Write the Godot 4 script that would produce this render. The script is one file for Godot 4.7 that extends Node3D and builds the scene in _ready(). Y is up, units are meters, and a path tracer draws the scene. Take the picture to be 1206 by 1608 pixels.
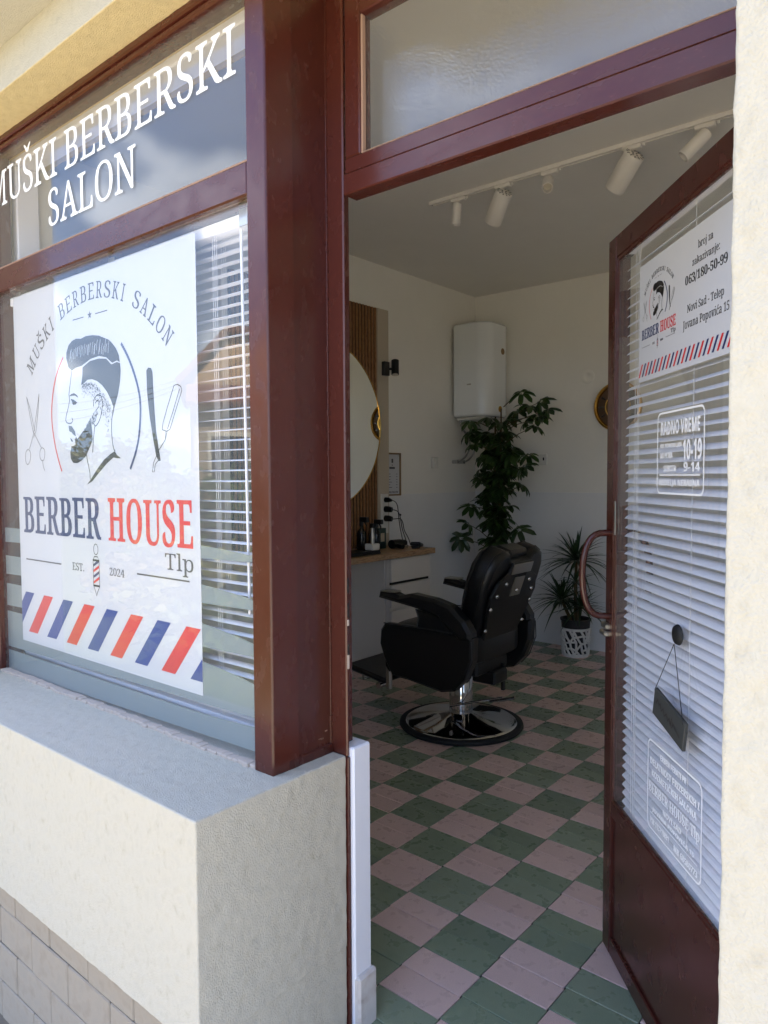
extends Node3D
# A barber shop entrance: shop window, recessed door standing open, tiled room behind it. Units are metres; the street lies towards +z.

const EYE := Vector3(0, 1.37, 0)
const LOGO_FILLS := {"hair": [0.389,0.880,0.369,0.891,0.357,0.918,0.358,0.937,0.373,0.958,0.394,0.968,0.419,0.972,0.448,0.968,0.478,0.972,0.516,0.970,0.552,0.964,0.579,0.955,0.606,0.946,0.623,0.935,0.644,0.917,0.658,0.897,0.662,0.877,0.647,0.883,0.622,0.879,0.590,0.898,0.550,0.906,0.503,0.903,0.449,0.888,0.414,0.886], "fade": [0.454,0.883,0.498,0.897,0.549,0.899,0.590,0.894,0.617,0.875,0.647,0.879,0.663,0.874,0.666,0.853,0.661,0.822,0.650,0.791,0.635,0.764,0.625,0.746,0.619,0.728,0.622,0.756,0.607,0.780,0.590,0.800,0.564,0.821,0.537,0.835,0.509,0.843,0.481,0.844,0.461,0.836,0.443,0.831,0.452,0.859], "brow": [0.367,0.803,0.382,0.810,0.400,0.811,0.418,0.803,0.424,0.795,0.405,0.803,0.385,0.804], "eye": [0.377,0.795,0.394,0.792,0.417,0.782,0.407,0.776,0.390,0.776,0.385,0.786], "mous": [0.360,0.715,0.380,0.712,0.399,0.696,0.404,0.680,0.390,0.685,0.376,0.694,0.362,0.698], "beard": [0.404,0.680,0.413,0.673,0.439,0.689,0.464,0.703,0.482,0.716,0.492,0.731,0.498,0.711,0.502,0.687,0.503,0.667,0.490,0.649,0.475,0.634,0.465,0.622,0.440,0.608,0.409,0.599,0.384,0.600,0.369,0.612,0.366,0.632,0.374,0.651,0.386,0.651,0.400,0.656,0.397,0.670], "lip": [0.367,0.677,0.379,0.673,0.387,0.664,0.374,0.666], "collar": [0.463,0.534,0.485,0.549,0.525,0.580,0.563,0.606,0.600,0.622,0.625,0.630,0.635,0.619,0.657,0.609,0.639,0.609,0.617,0.612,0.581,0.596,0.533,0.568,0.495,0.544], "razor": [0.794,0.841,0.803,0.848,0.817,0.845,0.823,0.833,0.825,0.794,0.829,0.734,0.834,0.681,0.844,0.633,0.853,0.599,0.843,0.597,0.832,0.612,0.820,0.656,0.805,0.718,0.795,0.784]}
const LOGO_LINES := {"face": [0.389,0.880,0.380,0.851,0.371,0.822,0.367,0.807,0.371,0.792,0.363,0.773,0.346,0.744,0.343,0.731,0.350,0.724,0.365,0.721,0.380,0.722,0.388,0.729,0.382,0.737], "ear": [0.512,0.763,0.516,0.782,0.530,0.793,0.544,0.795,0.558,0.788,0.563,0.769,0.556,0.741,0.541,0.718,0.521,0.706,0.511,0.715], "ear2": [0.523,0.772,0.534,0.780,0.545,0.777,0.543,0.761,0.528,0.752,0.537,0.742,0.523,0.734], "nape": [0.620,0.747,0.611,0.710,0.611,0.673,0.618,0.640,0.627,0.629], "throat": [0.465,0.622,0.473,0.595,0.482,0.571,0.483,0.549], "neck": [0.517,0.705,0.507,0.667,0.501,0.629], "arcl": [0.337,0.926,0.301,0.888,0.272,0.840,0.255,0.780,0.254,0.723,0.269,0.660,0.291,0.608,0.310,0.575], "arcr": [0.671,0.928,0.706,0.885,0.737,0.833,0.758,0.778,0.761,0.729,0.751,0.667,0.733,0.623,0.704,0.578], "sa": [0.080,0.823,0.095,0.779,0.120,0.708,0.133,0.696,0.175,0.653], "sa2": [0.080,0.823,0.106,0.779,0.132,0.708], "sb": [0.170,0.826,0.152,0.776,0.127,0.708,0.122,0.696,0.090,0.650], "sb2": [0.170,0.826,0.161,0.775,0.141,0.707,0.123,0.687], "ha": [0.081,0.650,0.065,0.642,0.059,0.623,0.065,0.604,0.080,0.601,0.095,0.617,0.097,0.639,0.081,0.650], "hb": [0.179,0.653,0.166,0.642,0.164,0.624,0.174,0.612,0.190,0.613,0.199,0.631,0.195,0.647,0.179,0.653], "tail": [0.181,0.611,0.185,0.594,0.195,0.578], "blade": [0.863,0.680,0.867,0.697,0.889,0.738,0.920,0.791,0.935,0.792,0.949,0.786,0.954,0.776,0.926,0.728,0.898,0.679,0.883,0.675,0.863,0.680], "tang": [0.886,0.675,0.877,0.654,0.848,0.629,0.820,0.595,0.813,0.569,0.821,0.569,0.828,0.590,0.851,0.607], "tang2": [0.880,0.675,0.876,0.656], "back": [0.944,0.780,0.915,0.728,0.887,0.681]}

var mats := {}
var tex := {}
var names := {}
var rng := RandomNumberGenerator.new()


# ------------------------------------------------------------------ mesh helper
class Shape:
	var v := PackedVector3Array()
	var n := PackedVector3Array()
	var c := PackedColorArray()
	var xf := Transform3D.IDENTITY
	var tint := Color.WHITE
	var tinted := false

	func tri(a: Vector3, b: Vector3, d: Vector3, na: Vector3, nb: Vector3, nd: Vector3) -> void:
		a = xf * a; b = xf * b; d = xf * d
		na = (xf.basis * na).normalized(); nb = (xf.basis * nb).normalized(); nd = (xf.basis * nd).normalized()
		if (a - d).cross(a - b).dot(na + nb + nd) < 0.0:
			v.append_array([a, d, b]); n.append_array([na, nd, nb])
		else:
			v.append_array([a, b, d]); n.append_array([na, nb, nd])
		if tinted:
			c.append_array([tint, tint, tint])

	func flat_tri(a: Vector3, b: Vector3, d: Vector3, out: Vector3) -> void:
		var m := (b - a).cross(d - a).normalized()
		if m.dot(out) < 0.0:
			m = -m
		tri(a, b, d, m, m, m)

	func quad(a: Vector3, b: Vector3, d: Vector3, e: Vector3, out: Vector3) -> void:
		flat_tri(a, b, d, out)
		flat_tri(a, d, e, out)

	func smooth_quad(a: Vector3, b: Vector3, d: Vector3, e: Vector3, na: Vector3, nb: Vector3, nd: Vector3, ne: Vector3) -> void:
		tri(a, b, d, na, nb, nd)
		tri(a, d, e, na, nd, ne)

	# box between two corners, its edges chamfered by w
	func box(p: Vector3, q: Vector3, w := 0.0) -> Shape:
		var lo := Vector3(minf(p.x, q.x), minf(p.y, q.y), minf(p.z, q.z))
		var hi := Vector3(maxf(p.x, q.x), maxf(p.y, q.y), maxf(p.z, q.z))
		w = minf(w, 0.45 * minf(hi.x - lo.x, minf(hi.y - lo.y, hi.z - lo.z)))
		var mid := (lo + hi) / 2.0
		var h := (hi - lo) / 2.0
		for axis in 3:
			var u := (axis + 1) % 3
			var t := (axis + 2) % 3
			for s in [-1.0, 1.0]:
				var out := Vector3.ZERO
				out[axis] = s
				var k := []
				for st in [[-1, -1], [1, -1], [1, 1], [-1, 1]]:
					var r := mid
					r[axis] += s * h[axis]
					r[u] += st[0] * (h[u] - w)
					r[t] += st[1] * (h[t] - w)
					k.append(r)
				quad(k[0], k[1], k[2], k[3], out)
			if w > 0.0:
				for su in [-1.0, 1.0]:
					for sv in [-1.0, 1.0]:
						var k := []
						for e in [[-1, 0], [1, 0], [1, 1], [-1, 1]]:
							var r := mid
							r[axis] += e[0] * (h[axis] - w)
							r[u] += su * (h[u] - (w if e[1] else 0.0))
							r[t] += sv * (h[t] - (0.0 if e[1] else w))
							k.append(r)
						var out := Vector3.ZERO
						out[u] = su
						out[t] = sv
						quad(k[0], k[1], k[2], k[3], out)
		if w > 0.0:
			for sx in [-1.0, 1.0]:
				for sy in [-1.0, 1.0]:
					for sz in [-1.0, 1.0]:
						var s := Vector3(sx, sy, sz)
						var a := mid + s * (h - Vector3(0, w, w))
						var b := mid + s * (h - Vector3(w, 0, w))
						var d := mid + s * (h - Vector3(w, w, 0))
						flat_tri(a, b, d, s)
		return self

	# round bar along points; r is one radius or one for each point; flat squeezes it along the side vector
	func tube(pts: Array, r, sides := 10, squeeze := Vector2.ONE, cap := true) -> Shape:
		var rings := []
		var norms := []
		var side := Vector3.ZERO
		for i in pts.size():
			var d: Vector3 = (pts[mini(i + 1, pts.size() - 1)] - pts[maxi(i - 1, 0)]).normalized()
			if side == Vector3.ZERO:
				side = d.cross(Vector3.UP if absf(d.y) < 0.9 else Vector3.RIGHT).normalized()
			else:
				side = (side - d * side.dot(d)).normalized()
			var up := side.cross(d).normalized()
			var rad: float = r[i] if r is Array else r
			var ring := []
			var nr := []
			for k in sides:
				var a := TAU * k / sides
				var o := side * cos(a) * squeeze.x + up * sin(a) * squeeze.y
				ring.append(pts[i] + o * rad)
				nr.append((side * cos(a) / squeeze.x + up * sin(a) / squeeze.y).normalized())
			rings.append(ring)
			norms.append(nr)
		for i in pts.size() - 1:
			for k in sides:
				var j := (k + 1) % sides
				smooth_quad(rings[i][k], rings[i][j], rings[i + 1][j], rings[i + 1][k], norms[i][k], norms[i][j], norms[i + 1][j], norms[i + 1][k])
		if cap:
			for e in [0, pts.size() - 1]:
				var out: Vector3 = pts[0] - pts[1] if e == 0 else pts[-1] - pts[-2]
				for k in range(1, sides - 1):
					flat_tri(rings[e][0], rings[e][k], rings[e][k + 1], out)
		return self

	# profile of (radius, height) turned round the y axis
	func lathe(profile: Array, segs := 24) -> Shape:
		for i in profile.size() - 1:
			var p: Vector2 = profile[i]
			var q: Vector2 = profile[i + 1]
			var m := Vector2(q.y - p.y, p.x - q.x).normalized()
			var mp := m
			var mq := m
			if i > 0:
				var o: Vector2 = profile[i - 1]
				var m0 := Vector2(p.y - o.y, o.x - p.x).normalized()
				if m0.dot(m) > 0.6:
					mp = (m0 + m).normalized()
			if i < profile.size() - 2:
				var o: Vector2 = profile[i + 2]
				var m1 := Vector2(o.y - q.y, q.x - o.x).normalized()
				if m1.dot(m) > 0.6:
					mq = (m1 + m).normalized()
			for k in segs:
				var a := TAU * k / segs
				var b := TAU * (k + 1) / segs
				var ra := Vector3(cos(a), 0, sin(a))
				var rb := Vector3(cos(b), 0, sin(b))
				var y := Vector3.UP
				smooth_quad(ra * p.x + y * p.y, rb * p.x + y * p.y, rb * q.x + y * q.y, ra * q.x + y * q.y, ra * mp.x + y * mp.y, rb * mp.x + y * mp.y, rb * mq.x + y * mq.y, ra * mq.x + y * mq.y)
		return self

	# outline in x and y, between two depths in z
	func prism(poly: PackedVector2Array, z0: float, z1: float, w := 0.0) -> Shape:
		var at := Geometry2D.triangulate_polygon(poly)
		var inner := poly
		if w > 0.0:
			var shrunk := Geometry2D.offset_polygon(poly, -w)
			if shrunk.size() == 1:
				inner = shrunk[0]
				at = Geometry2D.triangulate_polygon(inner)
			else:
				w = 0.0
		for s in [0, 1]:
			var z: float = z1 if s else z0
			var out := Vector3(0, 0, signf(z1 - z0) * (1.0 if s else -1.0))
			for i in range(0, at.size(), 3):
				flat_tri(Vector3(inner[at[i]].x, inner[at[i]].y, z), Vector3(inner[at[i + 1]].x, inner[at[i + 1]].y, z), Vector3(inner[at[i + 2]].x, inner[at[i + 2]].y, z), out)
		var turn := -1.0 if Geometry2D.is_polygon_clockwise(poly) else 1.0
		var dz := signf(z1 - z0) * w
		for i in poly.size():
			var a := poly[i]
			var b := poly[(i + 1) % poly.size()]
			var e := (b - a).normalized()
			var out := Vector3(e.y, -e.x, 0) * turn
			quad(Vector3(a.x, a.y, z0 + dz), Vector3(b.x, b.y, z0 + dz), Vector3(b.x, b.y, z1 - dz), Vector3(a.x, a.y, z1 - dz), out)
			if w > 0.0:
				var ia := nearest(inner, a)
				var ib := nearest(inner, b)
				for s in [0, 1]:
					var z: float = z1 if s else z0
					var zz: float = z1 - dz if s else z0 + dz
					var o := out + Vector3(0, 0, signf(z1 - z0) * (1.0 if s else -1.0))
					quad(Vector3(a.x, a.y, zz), Vector3(b.x, b.y, zz), Vector3(ib.x, ib.y, z), Vector3(ia.x, ia.y, z), o)
		return self

	static func nearest(poly: PackedVector2Array, p: Vector2) -> Vector2:
		var best := poly[0]
		for q in poly:
			if q.distance_squared_to(p) < best.distance_squared_to(p):
				best = q
		return best

	# flat print facing +z: a filled outline or a stroke
	func ink(poly: PackedVector2Array, z: float) -> Shape:
		var at := Geometry2D.triangulate_polygon(poly)
		for i in range(0, at.size(), 3):
			flat_tri(Vector3(poly[at[i]].x, poly[at[i]].y, z), Vector3(poly[at[i + 1]].x, poly[at[i + 1]].y, z), Vector3(poly[at[i + 2]].x, poly[at[i + 2]].y, z), Vector3.BACK)
		return self

	func stroke(pts: PackedVector2Array, width: float, z: float) -> Shape:
		var l := []
		var r := []
		for i in pts.size():
			var d := (pts[mini(i + 1, pts.size() - 1)] - pts[maxi(i - 1, 0)]).normalized()
			var o := Vector2(-d.y, d.x) * width / 2.0
			l.append(pts[i] + o)
			r.append(pts[i] - o)
		for i in pts.size() - 1:
			quad(Vector3(l[i].x, l[i].y, z), Vector3(l[i + 1].x, l[i + 1].y, z), Vector3(r[i + 1].x, r[i + 1].y, z), Vector3(r[i].x, r[i].y, z), Vector3.BACK)
		return self

	# plastered block: rounded arrises, uneven faces; only the faces listed are made ("x+", "y+" ...)
	func plaster(lo: Vector3, hi: Vector3, faces: Array, step: float, noise: FastNoiseLite, swell := 0.0016, r := 0.0045) -> Shape:
		for f: String in faces:
			var axis := "xyz".find(f[0])
			var s := 1.0 if f[1] == "+" else -1.0
			var u := (axis + 1) % 3
			var t := (axis + 2) % 3
			var us := cuts(lo[u], hi[u], step, r)
			var ts := cuts(lo[t], hi[t], step, r)
			var pts := []
			var nrm := []
			for a in us:
				var row := []
				var rown := []
				for b in ts:
					var p := Vector3.ZERO
					p[axis] = hi[axis] if s > 0 else lo[axis]
					p[u] = a
					p[t] = b
					var core := p.clamp(lo + Vector3.ONE * r, hi - Vector3.ONE * r)
					var m := (p - core).normalized()
					p = core + m * r
					var d := noise.get_noise_3dv(p)
					var e := 0.004
					var g := Vector3(noise.get_noise_3dv(p + Vector3(e, 0, 0)) - d, noise.get_noise_3dv(p + Vector3(0, e, 0)) - d, noise.get_noise_3dv(p + Vector3(0, 0, e)) - d) / e * swell
					row.append(p + m * d * swell)
					rown.append((m - (g - m * m.dot(g))).normalized())
				pts.append(row)
				nrm.append(rown)
			for i in us.size() - 1:
				for j in ts.size() - 1:
					smooth_quad(pts[i][j], pts[i + 1][j], pts[i + 1][j + 1], pts[i][j + 1], nrm[i][j], nrm[i + 1][j], nrm[i + 1][j + 1], nrm[i][j + 1])
		return self

	static func cuts(a: float, b: float, step: float, r: float) -> Array:
		var out := [a, a + r * 0.3, a + r * 0.65, a + r]
		var k := maxi(1, roundi((b - a - 2.0 * r) / step))
		for i in range(1, k):
			out.append(a + r + (b - a - 2.0 * r) * i / k)
		out.append_array([b - r, b - r * 0.65, b - r * 0.3, b])
		return out

	func mesh() -> ArrayMesh:
		var arrays := []
		arrays.resize(Mesh.ARRAY_MAX)
		arrays[Mesh.ARRAY_VERTEX] = v
		arrays[Mesh.ARRAY_NORMAL] = n
		if tinted:
			arrays[Mesh.ARRAY_COLOR] = c
		var m := ArrayMesh.new()
		m.add_surface_from_arrays(Mesh.PRIMITIVE_TRIANGLES, arrays)
		return m


# ------------------------------------------------------------------ node helpers
func numbered(called: String) -> String:
	names[called] = names.get(called, -1) + 1
	return called if names[called] == 0 else "%s_%03d" % [called, names[called]]

func thing(called: String, label: String, category: String, at := Vector3.ZERO, group := "") -> Node3D:
	var o := Node3D.new()
	o.name = numbered(called)
	add_child(o)
	o.position = at
	tag(o, label, category, group)
	return o

func tag(o: Node, label: String, category: String, group := "") -> void:
	o.set_meta("label", label)
	o.set_meta("category", category)
	if group:
		o.set_meta("group", group)

func part(parent: Node, called: String, s, material: Material, at := Vector3.ZERO) -> MeshInstance3D:
	var o := MeshInstance3D.new()
	o.name = called if parent != self else numbered(called)
	o.mesh = s.mesh() if s is Shape else s
	o.material_override = material
	parent.add_child(o, true)
	o.position = at
	return o

func structure(called: String, s, material: Material) -> MeshInstance3D:
	var o := part(self, called, s, material)
	o.set_meta("kind", "structure")
	return o

func new_shape() -> Shape:
	return Shape.new()

func block(p: Vector3, q: Vector3, w := 0.0) -> Shape:
	return Shape.new().box(p, q, w)

func flat(list: Array) -> PackedVector2Array:
	var out := PackedVector2Array()
	for i in range(0, list.size(), 2):
		out.append(Vector2(list[i], list[i + 1]))
	return out

func moved(pts: PackedVector2Array, at: Vector2, k: float) -> PackedVector2Array:
	var out := PackedVector2Array()
	for p in pts:
		out.append(at + p * k)
	return out

# lettering set to fill a rectangle (lower corner, size) on the plane z
func lettering(parent: Node, text: String, face: String, heavy: bool, material: Material, at: Vector2, size: Vector2, z: float, thick := 0.0003) -> MeshInstance3D:
	var t := TextMesh.new()
	var f := SystemFont.new()
	f.font_names = PackedStringArray([face])
	f.font_weight = 700 if heavy else 400
	t.font = f
	t.text = text
	t.font_size = 64
	t.pixel_size = 0.01
	t.curve_step = 2.0
	t.depth = thick * 40.0
	var o := MeshInstance3D.new()
	o.name = "lettering"
	o.mesh = t
	o.material_override = material
	parent.add_child(o, true)
	var b := t.get_aabb()
	var k := Vector3(size.x / b.size.x, size.y / b.size.y, 1.0 / 40.0)
	o.scale = k
	o.position = Vector3(at.x - b.position.x * k.x, at.y - b.position.y * k.y, z - b.position.z * k.z)
	return o


# ------------------------------------------------------------------ materials
func noise_tex(key: String, size: int, freq: float, octaves: int, ramp := [], kind := FastNoiseLite.TYPE_SIMPLEX_SMOOTH, seed_no := 1) -> NoiseTexture2D:
	var f := FastNoiseLite.new()
	f.noise_type = kind
	f.seed = seed_no
	f.frequency = freq
	f.fractal_octaves = octaves
	if kind == FastNoiseLite.TYPE_CELLULAR:
		f.cellular_return_type = FastNoiseLite.RETURN_CELL_VALUE
		f.fractal_type = FastNoiseLite.FRACTAL_NONE
	var t := NoiseTexture2D.new()
	t.width = size
	t.height = size
	t.seamless = true
	t.noise = f
	if ramp:
		var g := Gradient.new()
		var offs := PackedFloat32Array()
		var cols := PackedColorArray()
		for r in ramp:
			offs.append(r[0])
			cols.append(r[1])
		g.offsets = offs
		g.colors = cols
		t.color_ramp = g
	tex[key] = t
	return t

func mat(key: String, color: Color, rough := 0.6, metal := 0.0) -> StandardMaterial3D:
	var m := StandardMaterial3D.new()
	m.resource_name = key
	m.albedo_color = color
	m.roughness = rough
	m.metallic = metal
	mats[key] = m
	return m

func tri(m: StandardMaterial3D, scale: Vector3, world := true) -> StandardMaterial3D:
	m.uv1_triplanar = true
	m.uv1_world_triplanar = world
	m.uv1_scale = scale
	m.uv1_triplanar_sharpness = 6.0
	return m

func relief(m: StandardMaterial3D, t: Texture2D, centimetres: float) -> StandardMaterial3D:
	m.heightmap_enabled = true
	m.heightmap_texture = t
	m.heightmap_scale = centimetres
	return m

func grey(v: float) -> Color:
	return Color(v, v, v)

func make_materials() -> void:
	noise_tex("render_grain", 2048, 0.075, 4)
	noise_tex("render_blot", 1024, 0.02, 7, [[0.0, Color(0.915, 0.905, 0.89)], [0.18, Color(0.97, 0.967, 0.96)], [0.45, grey(1.0)], [1.0, grey(0.97)]], FastNoiseLite.TYPE_SIMPLEX_SMOOTH, 5)
	noise_tex("wall_tone", 512, 0.006, 3, [[0.0, grey(0.985)], [1.0, grey(1.0)]], FastNoiseLite.TYPE_SIMPLEX_SMOOTH, 6)
	noise_tex("fine", 512, 0.09, 3, [], FastNoiseLite.TYPE_SIMPLEX_SMOOTH, 9)
	noise_tex("brush", 512, 0.02, 3, [], FastNoiseLite.TYPE_SIMPLEX_SMOOTH, 12)
	noise_tex("smudge", 512, 0.012, 4, [[0.0, grey(0.16)], [0.5, grey(0.23)], [1.0, grey(0.36)]], FastNoiseLite.TYPE_SIMPLEX_SMOOTH, 13)
	noise_tex("paint_tone", 512, 0.01, 4, [[0.0, Color(0.93, 0.92, 0.91)], [0.5, grey(1.0)], [1.0, Color(0.96, 0.97, 0.98)]], FastNoiseLite.TYPE_SIMPLEX_SMOOTH, 14)
	noise_tex("paint_wear", 1024, 0.03, 5, [[0.0, Color(0.78, 0.78, 0.79)], [0.3, Color(0.81, 0.81, 0.81)], [0.7, Color(0.82, 0.82, 0.82)], [0.8, Color(0.85, 0.87, 0.87)], [0.9, Color(0.95, 1.0, 1.0)]], FastNoiseLite.TYPE_SIMPLEX_SMOOTH, 15)
	noise_tex("terrazzo", 1024, 0.16, 2, [[0.0, grey(0.55)], [0.36, grey(0.88)], [0.55, grey(0.97)], [0.8, grey(1.0)], [1.0, grey(0.72)]], FastNoiseLite.TYPE_SIMPLEX_SMOOTH, 21)
	noise_tex("tile_wear", 512, 0.014, 4, [[0.0, grey(0.2)], [0.5, grey(0.33)], [1.0, grey(0.55)]], FastNoiseLite.TYPE_SIMPLEX_SMOOTH, 22)
	noise_tex("wood", 512, 0.02, 4, [[0.0, Color(0.62, 0.5, 0.4)], [0.45, Color(0.95, 0.93, 0.9)], [0.7, Color(1, 1, 1)], [1.0, Color(0.75, 0.66, 0.56)]], FastNoiseLite.TYPE_SIMPLEX_SMOOTH, 31)
	noise_tex("hammered", 512, 0.045, 1, [], FastNoiseLite.TYPE_CELLULAR, 41)
	tex["hammered"].noise.cellular_return_type = FastNoiseLite.RETURN_DISTANCE
	noise_tex("leather", 512, 0.09, 2, [], FastNoiseLite.TYPE_CELLULAR, 43)
	tex["leather"].noise.cellular_return_type = FastNoiseLite.RETURN_DISTANCE
	noise_tex("grass_tone", 512, 0.03, 4, [[0.0, Color(0.55, 0.5, 0.35)], [0.5, Color(0.9, 0.95, 0.7)], [1.0, Color(1, 1, 0.8)]], FastNoiseLite.TYPE_SIMPLEX_SMOOTH, 51)

	for d in [["render_cream", Color(0.73, 0.705, 0.64)], ["render_shaded_yellow", Color(0.8, 0.725, 0.55)]]:  # yellow copy: the cream render with the soffit's warm shade put into its colour
		var r := tri(mat(d[0], d[1], 0.93), Vector3(1.25, 1.0, 1.25))
		r.albedo_texture = tex["render_blot"]
		relief(r, tex["render_grain"], 0.13)
	var b := tri(mat("facing_brick", Color(0.6, 0.555, 0.49), 0.85), Vector3(3, 3, 3))
	b.albedo_texture = tex["paint_tone"]
	relief(b, tex["fine"], 0.03)
	mat("mortar", Color(0.42, 0.385, 0.34), 0.95)
	relief(tri(mats["mortar"], Vector3(4, 4, 4)), tex["fine"], 0.1)
	for d in [["brown_paint", Color(0.38, 0.185, 0.145)], ["brown_panel", Color(0.35, 0.168, 0.135)], ["door_paint", Color(0.33, 0.165, 0.135)]]:
		var p := tri(mat(d[0], d[1], 1.0), Vector3(2.6, 1.3, 2.6))
		p.metallic_specular = 0.5
		p.albedo_texture = tex["paint_wear"]
		p.roughness_texture = tex["smudge"]
		relief(p, tex["fine"], 0.006)
	var bar := tri(mat("brown_bar", Color(0.38, 0.185, 0.145), 1.0), Vector3(1.3, 2.6, 2.6))
	bar.metallic_specular = 0.5
	bar.albedo_texture = tex["paint_wear"]
	bar.roughness_texture = tex["smudge"]
	relief(bar, tex["fine"], 0.006)
	mat("putty", Color(0.62, 0.5, 0.43), 0.8)
	mat("chipped_filler", Color(0.72, 0.66, 0.6), 0.9)

	var g := mat("pane", Color(0.93, 0.96, 0.95, 0.03), 0.0)
	g.metallic_specular = 0.42
	g.transparency = BaseMaterial3D.TRANSPARENCY_ALPHA
	var o := mat("hammered_pane", Color(0.7, 0.73, 0.72, 0.04), 0.05)
	o.transparency = BaseMaterial3D.TRANSPARENCY_ALPHA
	relief(tri(o, Vector3(8, 8, 8)), tex["hammered"], 0.035)
	var film := mat("frosted_film", Color(0.5, 0.54, 0.54, 0.88), 0.34)
	film.transparency = BaseMaterial3D.TRANSPARENCY_ALPHA
	relief(tri(film, Vector3(2, 2, 2)), tex["brush"], 0.05)
	mat("vinyl_white", Color(0.95, 0.95, 0.95), 0.5)
	mat("sheet", Color(0.76, 0.765, 0.78), 0.45)
	mat("ink_black", Color(0.1, 0.09, 0.09), 0.45)
	mat("ink_grey", Color(0.25, 0.25, 0.27), 0.45)
	mat("ink_navy", Color(0.1, 0.17, 0.36), 0.45)
	mat("ink_blue", Color(0.08, 0.2, 0.5), 0.45)
	mat("ink_red", Color(0.78, 0.13, 0.14), 0.45)
	mat("blind_white", Color(0.93, 0.93, 0.95), 0.38)
	mat("cord_white", Color(0.9, 0.9, 0.9), 0.7)

	var w := tri(mat("wall_white", Color(0.94, 0.925, 0.89), 0.75), Vector3(0.8, 0.8, 0.8))
	w.albedo_texture = tex["wall_tone"]
	var lo := tri(mat("wall_gloss", Color(0.915, 0.91, 0.9), 0.4), Vector3(0.8, 0.8, 0.8))
	lo.albedo_texture = tex["wall_tone"]
	var ce := tri(mat("ceiling_white", Color(0.93, 0.915, 0.885), 0.85), Vector3(0.7, 0.7, 0.7))
	ce.albedo_texture = tex["wall_tone"]
	var pw := tri(mat("sill_white", Color(0.9, 0.9, 0.92), 0.4), Vector3(3, 3, 3))
	relief(pw, tex["brush"], 0.03)
	var dirty := tri(mat("socle_dirty", Color(0.8, 0.78, 0.76), 0.7), Vector3(2.5, 2.5, 2.5))
	dirty.albedo_texture = noise_tex("dirt", 512, 0.012, 5, [[0.0, Color(0.82, 0.77, 0.73)], [0.3, Color(0.95, 0.93, 0.92)], [0.6, grey(1.0)], [1.0, grey(0.97)]], FastNoiseLite.TYPE_SIMPLEX_SMOOTH, 61)

	var k := 0
	for t in [["tile_pink", Color(0.885, 0.765, 0.72)], ["tile_pink_b", Color(0.86, 0.742, 0.698)], ["tile_pink_c", Color(0.9, 0.782, 0.74)], ["tile_green", Color(0.535, 0.59, 0.485)], ["tile_green_b", Color(0.5, 0.555, 0.46)], ["tile_green_c", Color(0.565, 0.615, 0.515)]]:
		var m := tri(mat(t[0], t[1], 1.0), Vector3(2.6, 2.6, 2.6))
		m.uv1_offset = Vector3(0.13, 0.37, 0.21) * k
		m.albedo_texture = tex["terrazzo"]
		m.roughness_texture = tex["tile_wear"]
		relief(m, tex["fine"], 0.008)
		k += 1
	mat("grout", Color(0.24, 0.215, 0.2), 0.95)

	mat("black_leather", Color(0.055, 0.053, 0.055), 0.36)
	relief(tri(mats["black_leather"], Vector3(7, 7, 7), false), tex["leather"], 0.02)
	mat("black_plastic", Color(0.045, 0.045, 0.047), 0.42)
	mat("black_rubber", Color(0.06, 0.06, 0.06), 0.7)
	mat("piping", Color(0.2, 0.2, 0.2), 0.4)
	mat("chrome", Color(0.75, 0.75, 0.75), 0.06, 1.0)
	mat("satin_metal", Color(0.7, 0.69, 0.67), 0.28, 1.0)
	mat("gold", Color(0.83, 0.64, 0.3), 0.2, 1.0)
	var oak := tri(mat("oak", Color(0.6, 0.42, 0.25), 0.5), Vector3(9, 1.5, 9))
	oak.albedo_texture = tex["wood"]
	var top := tri(mat("oak_top", Color(0.7, 0.57, 0.42), 0.42), Vector3(9, 9, 1.5))
	top.albedo_texture = tex["wood"]
	mat("felt_black", Color(0.1, 0.08, 0.07), 0.95)
	mat("panel_beige", Color(0.74, 0.69, 0.61), 0.6)
	mat("cabinet_white", Color(0.86, 0.84, 0.81), 0.35)
	mat("mirror_glass", Color(0.93, 0.94, 0.93), 0.01, 1.0)
	mat("white_enamel", Color(0.9, 0.91, 0.91), 0.12)
	mat("white_plastic", Color(0.88, 0.87, 0.84), 0.4)
	mat("spot_white", Color(0.9, 0.88, 0.85), 0.5)
	mat("slot_dark", Color(0.12, 0.11, 0.1), 0.8)
	mat("lens_glass", Color(0.78, 0.75, 0.68), 0.3)
	mat("bottle_dark", Color(0.09, 0.08, 0.075), 0.2)
	mat("box_green", Color(0.12, 0.22, 0.2), 0.4)
	mat("frame_wood", Color(0.5, 0.4, 0.27), 0.5)
	mat("clock_face", Color(0.34, 0.25, 0.17), 0.6)
	mat("pot_white", Color(0.85, 0.84, 0.82), 0.45)
	mat("pot_dark", Color(0.16, 0.15, 0.145), 0.6)
	mat("soil", Color(0.13, 0.1, 0.08), 0.95)
	mat("stem", Color(0.36, 0.3, 0.18), 0.8)
	for l in [["leaf_umbrella", Color(0.16, 0.24, 0.1)], ["leaf_umbrella_b", Color(0.2, 0.29, 0.12)], ["leaf_dragon", Color(0.15, 0.23, 0.13)]]:
		var m := mat(l[0], l[1], 0.32)
		m.backlight_enabled = true
		m.backlight = Color(0.12, 0.2, 0.05)
	var hedge := mat("leaf_garden", Color.WHITE, 0.5)
	hedge.vertex_color_use_as_albedo = true
	hedge.backlight_enabled = true
	hedge.backlight = Color(0.3, 0.4, 0.1)
	var pv := tri(mat("concrete", Color(0.79, 0.76, 0.7), 0.9), Vector3(0.5, 0.5, 0.5))
	pv.albedo_texture = tex["paint_tone"]
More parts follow.
